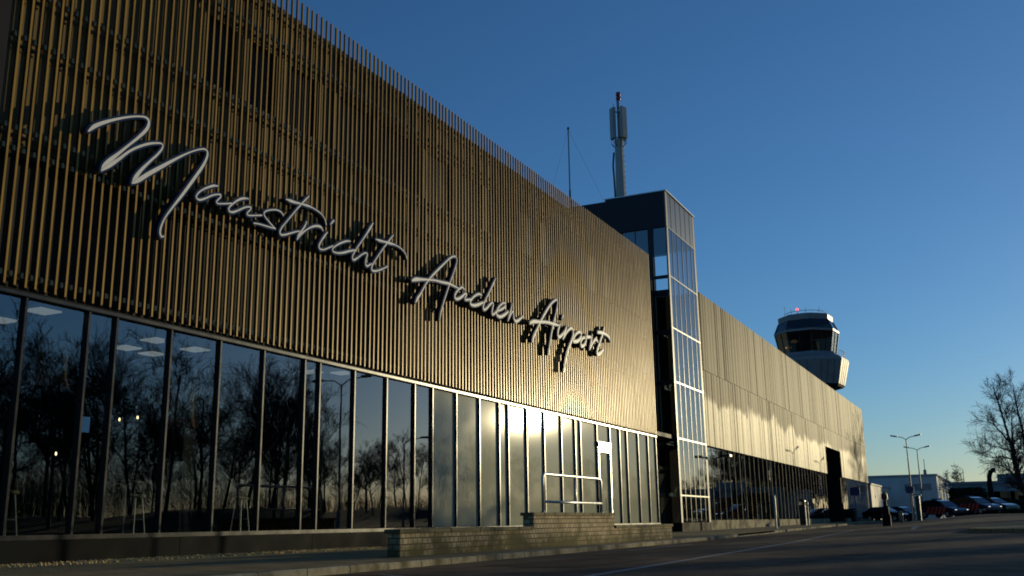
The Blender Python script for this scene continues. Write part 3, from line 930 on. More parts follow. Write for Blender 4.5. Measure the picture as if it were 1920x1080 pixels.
# floors, stair flights and posts inside
for z in (1.9, 4.4, 7.15, 9.9):
    MB().box(-2.9, -.7, Y0 + .3, Y0 + 1.5, z - .2, z - .02).build('landing', M['greysteel'], st, off=OY)
    MB().box(-2.9, -.7, Y1 - 1.5, Y1 - .3, z - 1.4, z - 1.22).build('landing', M['greysteel'], st, off=OY)
for i, z in enumerate((.45, 1.9, 4.4, 7.15)):
    q = MB()
    for k in range(10):
        yy_ = Y0 + 1.5 + k * .23
        q.box(-1.7, -.75, yy_, yy_ + .24, z + k * .12, z + k * .12 + .13)
    q.build('stair_flight', M['greysteel'], st, off=OY)

# recess between hall and tower
lk = thing('link_bay', 'recessed dark glazed bay between the slatted hall and the stair tower', 'building', (0, 44.5, 0))
OL = (0, 44.5, 0)
q = MB(); q.box(-6, -2.3, 44.46, 47.38, 0, 12.2)
q.build('wall', M['darkpanel'], lk, off=OL)
for z0, z1 in ((.4, 2.2), (2.3, 4.4)):
    MB().box(-1.52, -1.5, 44.5, 47.3, z0, z1).build('window', M['glass'], lk, off=OL)
for yy_ in (44.56, 45.1, 46.2, 47.3):
    MB().box(-1.56, -1.44, yy_ - .03, yy_ + .03, 0, 4.5).build('mullion', M['mullion'], lk, off=OL)
MB().box(-1.6, -.2, 44.5, 47.35, 4.42, 4.6).build('soffit', M['darkpanel'], lk, off=OL)
MB().box(-2.29, -1.6, 44.5, 47.35, 0, .4).build('plinth', M['darkpanel'], lk, off=OL)
for i in range(9):
    y = 44.75 + i * .30
    MB().box(-.95, -.87, y - .02, y + .02, 4.62, 12.4).build('slat', M['slatshaded'], lk, off=OL)
q = MB()
for z in (4.7, 5.6, 6.9, 8.1, 9.4, 10.6, 11.9):
    q.box(-1.2, -.96, 44.5, 47.3, z - .04, z + .04)
q.build('slat_rail', M['rail'], lk, off=OL)

# ------------------------------------------------------------------ bronze clad wing
cw = thing('clad_wing', 'long wing clad in ribbed bronze sheet above dark ground floor glazing', 'building', (0, 52.8, 0))
OC = (0, 52.8, 0)
CY0, CY1 = 52.78, 122.6
DY0, DY1, DZ = 93.0, 102.2, 6.85
def ribbed(y0, y1, z0, z1, seed, x0=0.0):
    m = MB(); r_ = random.Random(seed)
    y = y0; prof = []
    while y < y1 - 1e-6:
        p = r_.choice((.42, .55, .62, .78))
        e = min(y + p, y1)
        d = r_.uniform(.016, .036)
        tl = r_.uniform(-.006, .006)
        prof += [(x0, y), (x0 + d, y + .25 * (e - y)), (x0 + d + tl, y + .72 * (e - y))]
        y = e
    prof.append((x0, y1))
    n_ = len(prof)
    m.add([(x, yy_, z0) for x, yy_ in prof] + [(x, yy_, z1) for x, yy_ in prof] + [(x0 - .12, y0, z0), (x0 - .12, y1, z0), (x0 - .12, y0, z1), (x0 - .12, y1, z1)],
          [(i, i + 1, n_ + i + 1, n_ + i) for i in range(n_ - 1)] + [(2 * n_, 0, n_, 2 * n_ + 2), (n_ - 1, 2 * n_ + 1, 2 * n_ + 3, 2 * n_ - 1),
           tuple(list(range(n_)) + [2 * n_ + 1, 2 * n_]), tuple(list(range(2 * n_ - 1, n_ - 1, -1)) + [2 * n_ + 2, 2 * n_ + 3])])
    return m
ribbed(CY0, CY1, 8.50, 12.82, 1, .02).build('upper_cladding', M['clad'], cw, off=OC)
lc = ribbed(CY0, DY0, 4.43, 8.49, 2)
c2 = ribbed(DY0 + .001, DY1, DZ, 8.49, 4); lc.add(c2.v, c2.f)
c3 = ribbed(DY1 + .001, CY1, 4.43, 8.49, 3); lc.add(c3.v, c3.f)
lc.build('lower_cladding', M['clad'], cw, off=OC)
q = MB()
q.box(-30, -3.5, CY0, CY1, 0, 12.6); q.box(-3.5, -.2, CY0, CY1, 7.0, 12.6)
q.box(-3.5, -.14, CY1 - .2, CY1, .0, 12.7)
q.box(-3.4, -.2, DY0 - .25, DY0 - .02, 0, 7); q.box(-3.4, -.2, DY1 + .02, DY1 + .25, 0, 7)
q.build('wall', M['darkpanel'], cw, off=OC)
q = MB(); q.box(-30, -.12, CY0, CY1, 12.61, 12.8)
q.build('roof', M['towerdark'], cw, off=OC)
q = MB(); q.box(-3.5, -.14, CY0, DY0 - .26, 4.42, 4.6); q.box(-3.5, -.14, DY1 + .26, CY1 - .21, 4.42, 4.6)
q.build('soffit', M['darkpanel'], cw, off=OC)
def glazing(y0, y1):
    n_ = round((y1 - y0) / 1.28); s = (y1 - y0) / n_
    for k in range(n_):
        a = y0 + k * s
        MB().box(-.18, -.165, a + .03, a + s - .03, .62, 4.38).build('window', M['glassdark'], cw, off=OC)
    for k in range(n_ + 1):
        a = y0 + k * s
        MB().box(-.24, -.148, a - .022, a + .022, .55, 4.41).build('mullion', M['darkpanel'], cw, off=OC)
glazing(CY0 + .05, DY0 - .05); glazing(DY1 + .3, CY1 - .25)
q = MB()
for a in np.arange(CY0, DY0 - 3, 4.1):
    q.box(-.3, -.05, a + .01, min(a + 4.07, DY0 - .3), -.3, .545)
q.box(-.3, -.05, DY1 + .28, CY1 - .21, -.3, .545)
q.build('plinth', M['kerb'], cw, off=OC)
MB().box(-3.3, -3.2, DY0, DY1, .1, 5.5).build('entrance_door', M['glassdark'], cw, off=OC)
q = MB(); q.box(-1.6, -1.2, DY0 + 1.2, DY0 + 1.6, 6.95, 6.99)
q.build('ceiling_light', M['lightpanel'], cw, off=OC)
# side arm with lamp head
p = onX(1343, 860, .15)
t = thing('wall_floodlight', 'small dark floodlight on a bracket over the glazing beside the stair tower', 'lamp', (0, p[1], p[2]))
MB().tube([(-.08, 0, -.1), (.25, 0, .05), (.75, .1, .12)], .03, 8).build('bracket', M['black'], t)
MB().box(.55, .95, -.22, .30, .08, .20).build('lamp_head', M['black'], t, bevel=.02)

# ------------------------------------------------------------------ masts on the roof
A0 = onY(1165, 371, 48.6)
cm = thing('antenna_mast', 'pale steel phone mast with panel antennas and red beacon on the stair tower', 'mast', (A0[0], 48.6, 17.1))
zt = lambda y: onY(1162, y, 48.6)[2] - 17.1
MB().lathe([(.30, -.3), (.29, 0), (.24, zt(262)), (.22, zt(262))], 10).build('pole', M['antenna'], cm)
MB().tube([(0, 0, zt(262)), (0, 0, zt(186))], .06, 8).build('spigot', M['greysteel'], cm)
for ang, r_ in ((-2.25, .37), (-.40, .37), (1.2, .37)):
    q = MB()
    q.box(-.21, .21, -.09, .09, zt(262), zt(203))
    o = q.build('antenna_panel', M['antenna'], cm, bevel=.03)
    o.location = (r_ * math.cos(ang), r_ * math.sin(ang) * .8, 0); o.rotation_euler = (0, 0, ang + math.pi / 2)
q = MB()
for ang in (-2.25, -.40, 1.2):
    for z in (zt(258), zt(210)):
        q.tube([(0, 0, z), (.33 * math.cos(ang), .30 * math.sin(ang), z)], .03, 6)
for k in range(7):
    a = k * .9
    q.tube([(.35 * math.cos(a), .3 * math.sin(a), zt(260)), (.42 * math.cos(a), .38 * math.sin(a), zt(270)), (.1 * math.cos(a), .1 * math.sin(a), zt(282))], .022, 5)
q.build('cable', M['black'], cm)
q = MB()
q.tube([(-.30, -.05, -.2), (-.33, -.1, zt(330)), (-.36, -.1, zt(310)), (-.30, -.05, zt(285))], .05, 6)
q.build('cable', M['black'], cm)
MB().tube([(.06, 0, zt(205)), (.06, 0, zt(190))], .035, 6).build('lamp_stem', M['black'], cm)
for z in (zt(188), zt(180)):
    MB().lathe([(.07, z), (.13, z + .03), (.13, z + .20), (.08, z + .24)], 12, c=(.06, 0)).build('beacon', M['red'], cm, smooth=True)
MB().tube([(-.25, 0, zt(215)), (-.25, 0, zt(192))], .015, 5).build('whip', M['black'], cm)
# ladder rungs on the pole
q = MB()
for k in range(10):
    q.tube([(.24, -.12, .3 + k * .3), (.36, -.12, .3 + k * .3)], .012, 5)
q.build('step_bolt', M['greysteel'], cm)

W0 = onY(1069, 372, 40.0)
wa = thing('whip_antenna', 'thin dark whip antenna with two guy wires on the slatted hall roof', 'antenna', (W0[0], 40, 12.75))
wt = onY(1065.3, 240, 40.0)[2] - 12.75
MB().tube([(0, 0, 0), (0, 0, wt * .45), (0, 0, wt * .46), (0, 0, wt)], [.05, .045, .03, .024], 8).build('pole', M['black'], wa)
MB().lathe([(.02, wt - .12), (.055, wt - .06), (.055, wt), (.01, wt + .06)], 8).build('tip', M['black'], wa)
MB().tube([(0, 0, wt - .1), (-.9, -1.6, 0)], .004, 4).build('guy_wire', M['black'], wa)
MB().tube([(0, 0, wt - .1), (2.0, 1.6, 0.1)], .004, 4).build('guy_wire', M['black'], wa)

# ------------------------------------------------------------------ control tower
TY = 165.0
T0 = onY(1514.8, 660, TY)
dep = float(np.dot(T0 - CAM, FW))
mpp = dep / F
ct = thing('control_tower', 'white airport control tower with dark glass cab behind the bronze wing', 'tower', (T0[0], TY, 0.5))
def tz(zy):   # height of a zoomed-picture row
    return float(onY(1514.8, 560 + zy / 5.684, TY)[2]) - .5
def tr(zr):
    return zr / 5.684 * mpp / math.cos(R(10))
ORI = R(17)
def octo(prof, n_=8, rot=ORI):
    return MB().lathe([(tr(r_), tz(z)) for r_, z in prof], n_, rot=rot)
MB().lathe([(tr(150), 0), (tr(150), tz(985))], 24).build('shaft', M['towerwhite'], ct)
octo([(170, 1010), (330, 968), (345, 945)]).build('corbel', M['darkpanel'], ct)
octo([(345, 944), (405, 700), (400, 672), (322, 628), (315, 612), (300, 600), (100, 600)]).build('drum', M['towerwhite'], ct)
octo([(283, 600), (322, 388)]).build('window', M['cabglass'], ct)
octo([(332, 387), (334, 366), (326, 366), (324, 387)]).build('window_band', M['towerwhite'], ct)
octo([(322, 365), (276, 262)]).build('upper_window', M['cabglass'], ct)
octo([(278, 261), (281, 210), (276, 200), (80, 200)]).build('roof', M['towerwhite'], ct)
MB().lathe([(tr(120), tz(612)), (tr(120), tz(470)), (tr(90), tz(455))], 12).build('console', M['black'], ct)
q = MB()
for k in range(8):
    a = ORI + k * math.pi / 4
    for (r0, z0, r1, z1) in ((286, 600, 325, 388), (325, 365, 279, 262)):
        q.tube([(tr(r0) * math.cos(a), tr(r0) * math.sin(a), tz(z0)), (tr(r1) * math.cos(a), tr(r1) * math.sin(a), tz(z1))], .09, 6)
    a2 = a + math.pi / 8; f_ = math.cos(math.pi / 8)
    q.tube([(tr(286) * f_ * math.cos(a2), tr(286) * f_ * math.sin(a2), tz(600)), (tr(325) * f_ * math.cos(a2), tr(325) * f_ * math.sin(a2), tz(388))], .05, 6)
q.build('window_frame', M['towerdark'], ct)
for ang, z in ((-1.57 - .18, 800), (-.43, 800)):
    rr = tr(374) * math.cos(math.pi / 8) + .0
    k = round((ang - ORI - math.pi / 8) / (math.pi / 4)); af = ORI + math.pi / 8 + k * math.pi / 4
    q = MB(); q.tube([(rr * math.cos(af) * .97, rr * math.sin(af) * .97, tz(z)), (rr * math.cos(af) * 1.01, rr * math.sin(af) * 1.01, tz(z) + .02)], .42, 20)
    q.build('porthole', M['black'], ct)
q = MB()
for k in range(8):
    for j in range(1, 4):
        a = ORI + k * math.pi / 4
        pa = np.array([math.cos(a), math.sin(a)]); pb = np.array([math.cos(a + math.pi / 4), math.sin(a + math.pi / 4)])
        c_ = pa + (pb - pa) * j / 4
        q.tube([(*(c_ * (tr(346.5))), tz(944)), (*(c_ * tr(406.5)), tz(700))], .025, 4)
q.build('panel_joint', M['towerdark'], ct)
def ringtube(r_, z, rad):
    return [(r_ * math.cos(k * math.pi / 18), r_ * math.sin(k * math.pi / 18), z) for k in range(37)]
q = MB()
for zz in (190, 160):
    q.tube(ringtube(tr(205), tz(zz) + .0, .04), .045, 5, cap=False)
for k in range(18):
    a = k * math.pi / 9
    q.tube([(tr(205) * math.cos(a), tr(205) * math.sin(a), tz(205)), (tr(205) * math.cos(a), tr(205) * math.sin(a), tz(158))], .035, 5)
q.build('roof_railing', M['greysteel'], ct)
for dx, top in ((-205, 60), (-140, 95), (15, 90), (150, 98), (220, 170)):
    MB().tube([(tr(dx), 0, tz(205)), (tr(dx), 0, tz(top))], .035, 5).build('aerial', M['black'], ct)
MB().tube([(tr(-75), 0, tz(205)), (tr(-75), 0, tz(112))], .05, 6).build('beacon_post', M['black'], ct)
MB().lathe([(.16, tz(114)), (.22, tz(108)), (.2, tz(95)), (.08, tz(90))], 12, c=(tr(-75), 0)).build('beacon', M['redlight'], ct, smooth=True)
for x_, z in ((-160, 520), (-100, 460)):
    MB().lathe([(.25, tz(z)), (.55, tz(z) - .25), (.5, tz(z) - .4)], 12, c=(tr(x_), -tr(190))).build('desk_lamp', M['amber'], ct)
# small gallery rail on the lit side
q = MB()
for k in range(6):
    a = R(-25) + k * R(9)
    q.tube([(tr(365) * math.cos(a), tr(365) * math.sin(a), tz(655)), (tr(365) * math.cos(a), tr(365) * math.sin(a), tz(598))], .04, 5)
q.tube([(tr(365) * math.cos(R(-25 + 9 * k)), tr(365) * math.sin(R(-25 + 9 * k)), tz(600)) for k in range(6)], .04, 5)
q.build('gallery_rail', M['greysteel'], ct)

# ------------------------------------------------------------------ block wall and railing
bwz = thing('block_wall', 'low mossy concrete block wall with a raised middle part by the kerb', 'wall', (4.3, 14.7, 0))
OB = (4.3, 14.7, 0)
q = MB()
q.box(4.24, 4.50, 15.12, 20.66, -.1, .395); q.box(4.24, 4.50, 20.6601, 25.78, -.1, .70); q.box(4.24, 4.50, 25.7801, 31.0, -.1, .375)
q.build('blockwork', M['brick'], bwz, off=OB)
q = MB()
rb = random.Random(9)
def cop(y0, y1, z):
    y = y0
    while y < y1 - .01:
        e = min(y + .6, y1); j = rb.uniform(-.004, .004)
        q.box(4.20 + j, 4.535 + j, y + .003, e - .003, z, z + .075 + j)
        y = e
cop(15.06, 20.65, .397); cop(20.60, 25.84, .702); cop(25.86, 31.05, .377)
q.build('coping', M['coping'], bwz, off=OB, bevel=.008)
rl = thing('safety_railing', 'galvanised tube railing standing on the raised block wall', 'railing', (4.3, 21.2, .78))
OR_ = (4.3, 21.2, .78)
def arc(y, z, r_, a0, a1, n_=6):
    return [(RX, y + r_ * math.cos(a), z + r_ * math.sin(a)) for a in np.linspace(a0, a1, n_)]
RX = 4.37
ya, yb, z0, z1 = float(onX(1018, 925, RX)[1]), float(onX(1127, 930, RX)[1]), .76, 1.655
q = MB()
q.tube([(RX, ya, z0)] + arc(ya + .12, z1 - .12, .12, math.pi, math.pi / 2) + arc(yb - .12, z1 - .12, .12, math.pi / 2, 0) + [(RX, yb, z0)], .036, 10)
q.build('top_rail', M['silver'], rl, smooth=True, off=OR_)
MB().tube([(RX, ya, 1.02), (RX, yb, 1.02)], .032, 10).build('mid_rail', M['silver'], rl, smooth=True, off=OR_)
MB().tube([(RX, (ya + yb) / 2 + .1, z0), (RX, (ya + yb) / 2 + .1, z1 - .01)], .028, 10).build('post', M['silver'], rl, smooth=True, off=OR_)
q = MB()
for y in (ya, (ya + yb) / 2 + .1, yb):
    q.lathe([(.06, .779), (.06, .79), (.035, .80)], 12, c=(RX, y))
q.build('base_plate', M['silver'], rl, off=OR_)

# ------------------------------------------------------------------ pavement furniture by the bronze wing
def pz(Y):
    return pav_z(0, Y)
P = onX(1456, 995, 2.6)
t = thing('bollard', 'slim tall steel post with a reflective face at the dropped kerb', 'bollard', (P[0], P[1], pz(P[1])))
k_ = float(np.dot(P - CAM, FW)) / F
hh = 60 * k_
MB().lathe([(.075, 0), (.075, .02), (.055, .04), (.055, hh), (.03, hh + .02)], 14).build('post', M['silver'], t, smooth=False)
MB().box(.056, .066, -.03, .03, hh * .35, hh * .95).build('reflector', M['trim'], t)
P = onX(1507, 979, 1.2)
k_ = float(np.dot(P - CAM, FW)) / F
t = thing('litter_bin', 'tall black litter bin with a hood beside a slim lit post', 'bin', (P[0], P[1], pz(P[1])))
hb = 48 * k_
q = MB(); q.box(-.22, .22, -.22, .22, .06, hb * .78); q.build('body', M['black'], t, bevel=.03)
q = MB(); q.box(-.20, .20, -.20, .20, 0, .058); q.build('base', M['greysteel'], t)
q = MB()
for sx in (-.2, .17):
    for sy_ in (-.2, .17):
        q.box(sx, sx + .03, sy_, sy_ + .03, hb * .78, hb * .9)
q.build('hood_post', M['black'], t)
MB().lathe([(.31, hb * .9), (.30, hb * .95), (.16, hb), (.05, hb)], 4, rot=math.pi / 4).build('hood', M['black'], t)
P = onX(1516.5, 979, 1.5)
t = thing('bollard', 'short slim steel post close to the black bin', 'bollard', (P[0], P[1], pz(P[1])))
MB().lathe([(.05, 0), (.05, 34 * k_), (.02, 36 * k_)], 12).build('post', M['silver'], t)
MB().lathe([(.055, 36 * k_), (.065, 38 * k_), (.06, 42 * k_), (.02, 44 * k_)], 12).build('cap', M['trim'], t)
# flat sign on a post in front of the far glazing
P = onX(1608, 981, 1.3)
k_ = float(np.dot(P - CAM, FW)) / F
t = thing('post_sign', 'dark blue square sign on a thin post before the far glazing', 'sign', (P[0], P[1], pz(P[1])))
MB().tube([(0, 0, 0), (0, 0, 62 * k_)], .04, 8).build('post', M['greysteel'], t)
MB().box(-9 * k_, 9 * k_, -.05, -.02, 48 * k_, 63 * k_).build('sign_panel', M['signblue'], t)
P = onX(1603, 975, .9); k_ = float(np.dot(P - CAM, FW)) / F
t = thing('litter_bin', 'squat dark bin under the blue square sign', 'bin', (P[0], P[1], pz(P[1])))
MB().lathe([(.26, 0), (.33, .1), (.35, 22 * k_), (.30, 24 * k_), (.1, 25 * k_)], 16).build('body', M['black'], t, smooth=False)
MB().lathe([(.36, 20 * k_), (.37, 20 * k_ + .05), (.34, 20 * k_ + .06)], 16).build('rim', M['greysteel'], t)
P = onX(1634, 970, 1.0); k_ = float(np.dot(P - CAM, FW)) / F
t = thing('litter_bin', 'dark upright bin at the far corner of the bronze wing', 'bin', (P[0], P[1], pz(P[1])))
q = MB(); q.box(-4 * k_, 4 * k_, -.3, .3, .05, 20 * k_); q.build('body', M['black'], t, bevel=.04)
q = MB(); q.box(-4.4 * k_, 4.4 * k_, -.33, .33, 20 * k_ + .005, 22 * k_); q.build('lid', M['black'], t, bevel=.03)
P = onX(1641, 969, 1.4)
t = thing('bollard', 'slim pale post next to the far corner bin', 'bollard', (P[0], P[1], pz(P[1])))
MB().lathe([(.07, 0), (.07, 1.0), (.03, 1.05)], 12).build('post', M['silver'], t)
# meter on a pedestal
PY = 60.0
P = onY(1662, 967, PY); k_ = float(np.dot(P - CAM, FW)) / F
gz = ground(P[0], PY)
t = thing('viewing_scope', 'dark box headed post on a stout grey pedestal beside the far kerb', 'post', (P[0], PY, gz))
z0 = P[2] - gz
MB().lathe([(.24, -.1), (.24, z0 + .05), (.19, z0 + 3 * k_), (.17, z0 + 16 * k_), (.10, z0 + 18 * k_), (.08, z0 + 27 * k_)], 12).build('pedestal', M['darkpanel'], t)
q = MB(); q.box(-5.5 * k_, 5 * k_, -.16, .16, z0 + 29 * k_, z0 + 41 * k_)
q.build('head', M['darkred'], t, bevel=.04)
MB().lathe([(.06, z0 + 26 * k_), (.06, z0 + 29 * k_)], 8).build('neck', M['black'], t)
MB().lathe([(.05, z0 + 41 * k_), (.05, z0 + 45 * k_)], 8).build('knob', M['black'], t)

# ------------------------------------------------------------------ lamp posts
def lamp_post(name, x, ybase, ytop, Y, arms, label, group, headpx=13, armpx=24, drop=8):
    B = onY(x[0], ybase, Y); T = onY(x[1], ytop, Y)
    gz_ = ground(B[0], Y)
    t = thing(name, label, 'street lamp', (B[0], Y, gz_), group=group)
    k_ = float(np.dot(T - CAM, FW)) / F
    h = T[2] - gz_
    MB().lathe([(.11, -.1), (.11, 1.2), (.075, 1.25), (.045, h)], 10).build('pole', M['greysteel'], t)
    MB().box(-.04, .04, -.115, -.10, .5, .95).build('hatch', M['greysteel'], t)
    for s in arms:
        e = (s * armpx * k_, 0, h + drop * k_)
        MB().tube([(0, 0, h - .05), (s * armpx * .35 * k_, 0, h + drop * .55 * k_), (s * armpx * .75 * k_, 0, h + drop * .9 * k_), e], .035, 6).build('arm', M['greysteel'], t)
        q = MB(); q.add([(e[0] - s * 1 * k_, -.12, e[2] - .05), (e[0] - s * k_, .12, e[2] - .05), (e[0] + s * headpx * k_, .16, e[2] + .06), (e[0] + s * headpx * k_, -.16, e[2] + .06),
                         (e[0] - s * 1 * k_, -.08, e[2] + .06), (e[0] - s * k_, .08, e[2] + .06), (e[0] + s * headpx * k_, .10, e[2] + .17), (e[0] + s * headpx * k_, -.10, e[2] + .17)],
                        [(0, 3, 2, 1), (4, 5, 6, 7), (0, 1, 5, 4), (1, 2, 6, 5), (2, 3, 7, 6), (3, 0, 4, 7)])
        q.build('lamp_head', M['greysteel'], t)
    return t
GL = 'street lamps along the far car park'
lamp_post('street_lamp', (1713, 1703.5), 962, 823, 92, (-1, 1), 'taller double armed street lamp left of its twin', GL, 11, 16, 5)
lamp_post('street_lamp', (1732, 1722.5), 962, 843, 104, (-1, 1), 'second double armed street lamp, right of the taller one', GL, 9, 14, 4)
lamp_post('street_lamp', (1814, 1812), 955, 880, 150, (-1,), 'single armed street lamp above the low grey building', GL, 7, 13, 6)
lamp_post('street_lamp', (1809, 1808.5), 955, 888, 175, (-1,), 'fainter single armed street lamp behind the other single one', GL, 6, 7, 2)
lamp_post('street_lamp', (1781, 1780.5), 955, 889, 190, (-1,), 'short far street lamp above the pale hangar', GL, 4, 1, 1)
# lamps across the road, seen mirrored in the panes and as thin shadows on the road
def off_lamp(X, Y, h, arms, label):
    t = thing('street_lamp', label, 'street lamp', (X, Y, ground(X, Y)), group='street lamps across the road')
    MB().lathe([(.11, -.1), (.11, 1.2), (.075, 1.25), (.05, h)], 10).build('pole', M['greysteel'], t)
    for s in arms:
        MB().tube([(0, 0, h - .05), (s * .5, 0, h + .25), (s * 1.5, 0, h + .35)], .035, 6).build('arm', M['greysteel'], t)
        MB().box(min(s * 1.4, s * 2.1), max(s * 1.4, s * 2.1), -.13, .13, h + .30, h + .44).build('lamp_head', M['greysteel'], t, bevel=.03)
off_lamp(20, 48, 8.5, (-1, 1), 'tall double armed street lamp mirrored in the clear panes')
off_lamp(25, 63, 6.0, (-1,), 'short single armed lamp mirrored beside the filmed panes')

# ------------------------------------------------------------------ far buildings
def far_box(name, label, x0, x1, Y, depth, ytop, mat, ref=None):
    a = onY(x0, ytop, Y); b = onY(x1, ytop, Y)
    zt_ = a[2]
    t = thing(name, label, 'building', (a[0], Y, 0))
    MB().box(0, b[0] - a[0], 0, depth, -.5, zt_).build('wall', mat, t)
    MB().box(-.15, b[0] - a[0] + .15, -.15, depth + .15, zt_ + .002, zt_ + .28).build('roof', M['greywall'], t)
    return t, b[0] - a[0], zt_
hg, hw_, hz = far_box('hangar', 'big white metal hangar behind the parked cars', 1600, 1756, 150, 60, 897, M['whitewall'])
for yy_ in (8, 16, 24, 36, 48):
    MB().box(hw_ + .002, hw_ + .06, yy_, yy_ + 1.6, hz * .45, hz * .75).build('window', M['carglass'], hg)
MB().box(hw_ - 4.2, hw_ - .8, -.08, -.002, hz - 1.9, hz - 1.0).build('nameplate', M['greysteel'], hg)
MB().box(2, hw_ - 5, -.12, -.002, .0, .9).build('base_strip', M['greywall'], hg)
q = MB(); q.tube([(hw_ - 1.5, 2, hz + .2), (hw_ - 1.5, 2, hz + 2.4)], .05, 6); q.lathe([(.22, hz + .28), (.22, hz + .9), (.1, hz + 1.0)], 10, c=(hw_ - 1.5, 2.0))
q.build('roof_vent', M['greysteel'], hg)
sh = thing('storage_shed', 'low cream shed with a sunlit end next to the bronze wing', 'building', (0, 0, 0))
a = onY(1632, 909, 126.0)
e_d = 0
for dd in np.arange(5, 90, .5):
    v = np.array([a[0], 126 + dd, a[2]]) - CAM
    if 960 + F * (v @ RT) / (v @ FW) >= 1668:
        e_d = dd; break
sh.location = (a[0], 126, 0)
MB().box(-12, 0, 0, e_d or 30, -.5, a[2]).build('wall', M['palewall'], sh)
MB().box(-12.1, .12, -.12, (e_d or 30) + .12, a[2] + .002, a[2] + .2).build('roof', M['greywall'], sh)
MB().box(.002, .08, 4, 4.5, a[2] - 1.4, a[2] - 1.15).build('wall_lamp', M['black'], sh)
lb, lw, lz = far_box('low_building', 'long low grey building behind the hedge at the right', 1783, 2060, 118, 22, 909, M['greywall'])
for f0 in (.10, .20, .30, .41, .52, .70, .82):
    q = MB(); q.box(lw * f0, lw * f0 + 1.9, -.07, -.002, 1.3, lz - .8)
    o = q.build('window', M['carglass'], lb)
    MB().box(lw * f0 - .1, lw * f0 + 2.0, -.11, -.003, 1.15, 1.295).build('sill', M['whitewall'], lb)
MB().box(lw * .46, lw * .46 + 1.3, -.07, -.002, .2, 2.6).build('door', M['black'], lb)
MB().box(lw * .33, lw * .33 + 3, .5, 3, lz + .29, lz + 1.0).build('roof_unit', M['greywall'], lb)

# goose-neck ventilation duct
DYY = 113.0
b0 = onY(1861, 955, DYY); b1 = onY(1855, 893, DYY); b2 = onY(1859, 882, DYY); b3 = onY(1866, 881, DYY)
k_ = float(np.dot(b1 - CAM, FW)) / F
gz = ground(b0[0], DYY)
dk = thing('ventilation_duct', 'fat dark goose neck ventilation pipe rising beside the police cars', 'duct', (b0[0], DYY, gz))
O_ = (b0[0], DYY, gz)
rel = lambda p, dz=0: (p[0] - O_[0], p[1] - O_[1], p[2] - O_[2] + dz)
q = MB()
q.tube([(0, 0, -.2), rel(onY(1859, 930, DYY)), rel(onY(1855.5, 905, DYY)), rel(onY(1855, 893, DYY)), rel(onY(1857, 885, DYY)), rel(onY(1862, 881, DYY)), rel(onY(1866.5, 881, DYY))],
       [6.2 * k_, 5.4 * k_, 4.4 * k_, 4.2 * k_, 4.2 * k_, 4.2 * k_, 4.2 * k_], 16)
q.build('pipe', M['darkpanel'], dk, smooth=True)
q = MB(); q.tube([rel(onY(1865, 881, DYY)), rel(onY(1866.8, 881, DYY))], 4.9 * k_, 16)
q.build('rim', M['greysteel'], dk)
MB().box(-1.6, 1.7, -1.2, 1.2, -.2, 1.5).build('plant_box', M['darkpanel'], dk, bevel=.05)

# hedges
def leaf_blob(boxes, n_, size, seed):
    m = MB(); r_ = random.Random(seed)
    for (x0, x1, y0, y1, z0, z1) in boxes:
        m.box(x0 + .15, x1 - .15, y0 + .15, y1 - .15, z0, z1 - .2)
        for i in range(n_):
            f_ = r_.random()
            x, y, z = r_.uniform(x0, x1), r_.uniform(y0, y1), r_.uniform(z0, z1)
            c = r_.random()
            if c < .45: y = y0 + r_.uniform(-.1, .25)
            elif c < .8: z = z1 + r_.uniform(-.3, .12)
            else: x = r_.choice((x0, x1)) + r_.uniform(-.2, .2)
            a = Vector((r_.uniform(-1, 1), r_.uniform(-1, 1), r_.uniform(-1, 1))).normalized() * size * r_.uniform(.5, 1.3)
            b_ = Vector((r_.uniform(-1, 1), r_.uniform(-1, 1), r_.uniform(-1, 1))).normalized() * size * .6
            c_ = Vector((x, y, z))
            m.quad(c_ - a, c_ + b_, c_ + a, c_ - b_)
    return m
a = onY(1868, 940, 108); b = onY(2000, 940, 108); gz = ground(a[0] + 3, 108)
h_ = leaf_blob([(0, b[0] - a[0], 0, 1.4, -.1, a[2] - gz)], 2600, .16, 3).build('hedge', M['hedge'])
h_.location = (a[0], 108, gz); tag(h_, 'clipped dark hedge along the right end of the car park', 'hedge')
a = onY(1781, 914, 112); b = onY(1842, 914, 112); gz = ground(a[0] + 3, 112)
h_ = leaf_blob([(0, b[0] - a[0], 0, 1.6, -.1, (a[2] - gz) * .92)], 2200, .2, 5).build('shrub', M['hedge'])
h_.location = (a[0], 112, gz); tag(h_, 'tall dark evergreen shrub against the low grey building', 'shrub')

# parking sign and info pillar
PY = 84.0
P = onY(1713, 925, PY); k_ = float(np.dot(P - CAM, FW)) / F; gz = ground(P[0], PY)
t = thing('parking_sign', 'blue square parking sign on a post before the white hangar', 'sign', (P[0] - .25, PY, gz))
MB().tube([(0, 0, 0), (0, 0, P[2] - gz + 13 * k_)], .045, 8).build('post', M['greysteel'], t)
MB().box(-7 * k_, 7 * k_, -.09, -.05, P[2] - gz, P[2] - gz + 13 * k_).build('sign_panel', M['signblue'], t)
P = onY(1722.5, 964, PY); top = onY(1722.5, 930, PY)[2]
t = thing('info_pillar', 'dark upright information pillar with bright edges left of the police cars', 'pillar', (P[0], PY, gz))
MB().box(-3.2 * k_, 3.2 * k_, -.15, .15, -.1, top - gz).build('panel', M['black'], t)
q = MB(); q.box(-4.6 * k_, -3.3 * k_, -.18, .18, -.1, top - gz + .02); q.box(3.3 * k_, 4.6 * k_, -.18, .18, -.1, top - gz + .02)
q.build('side_post', M['trim'], t)
MB().box(-9 * k_, 8 * k_, -.1, .1, top - gz + .03, top - gz + .12).build('top_beam', M['greysteel'], t)
P = onY(1688.5, 960, 80); gz = ground(P[0], 80)
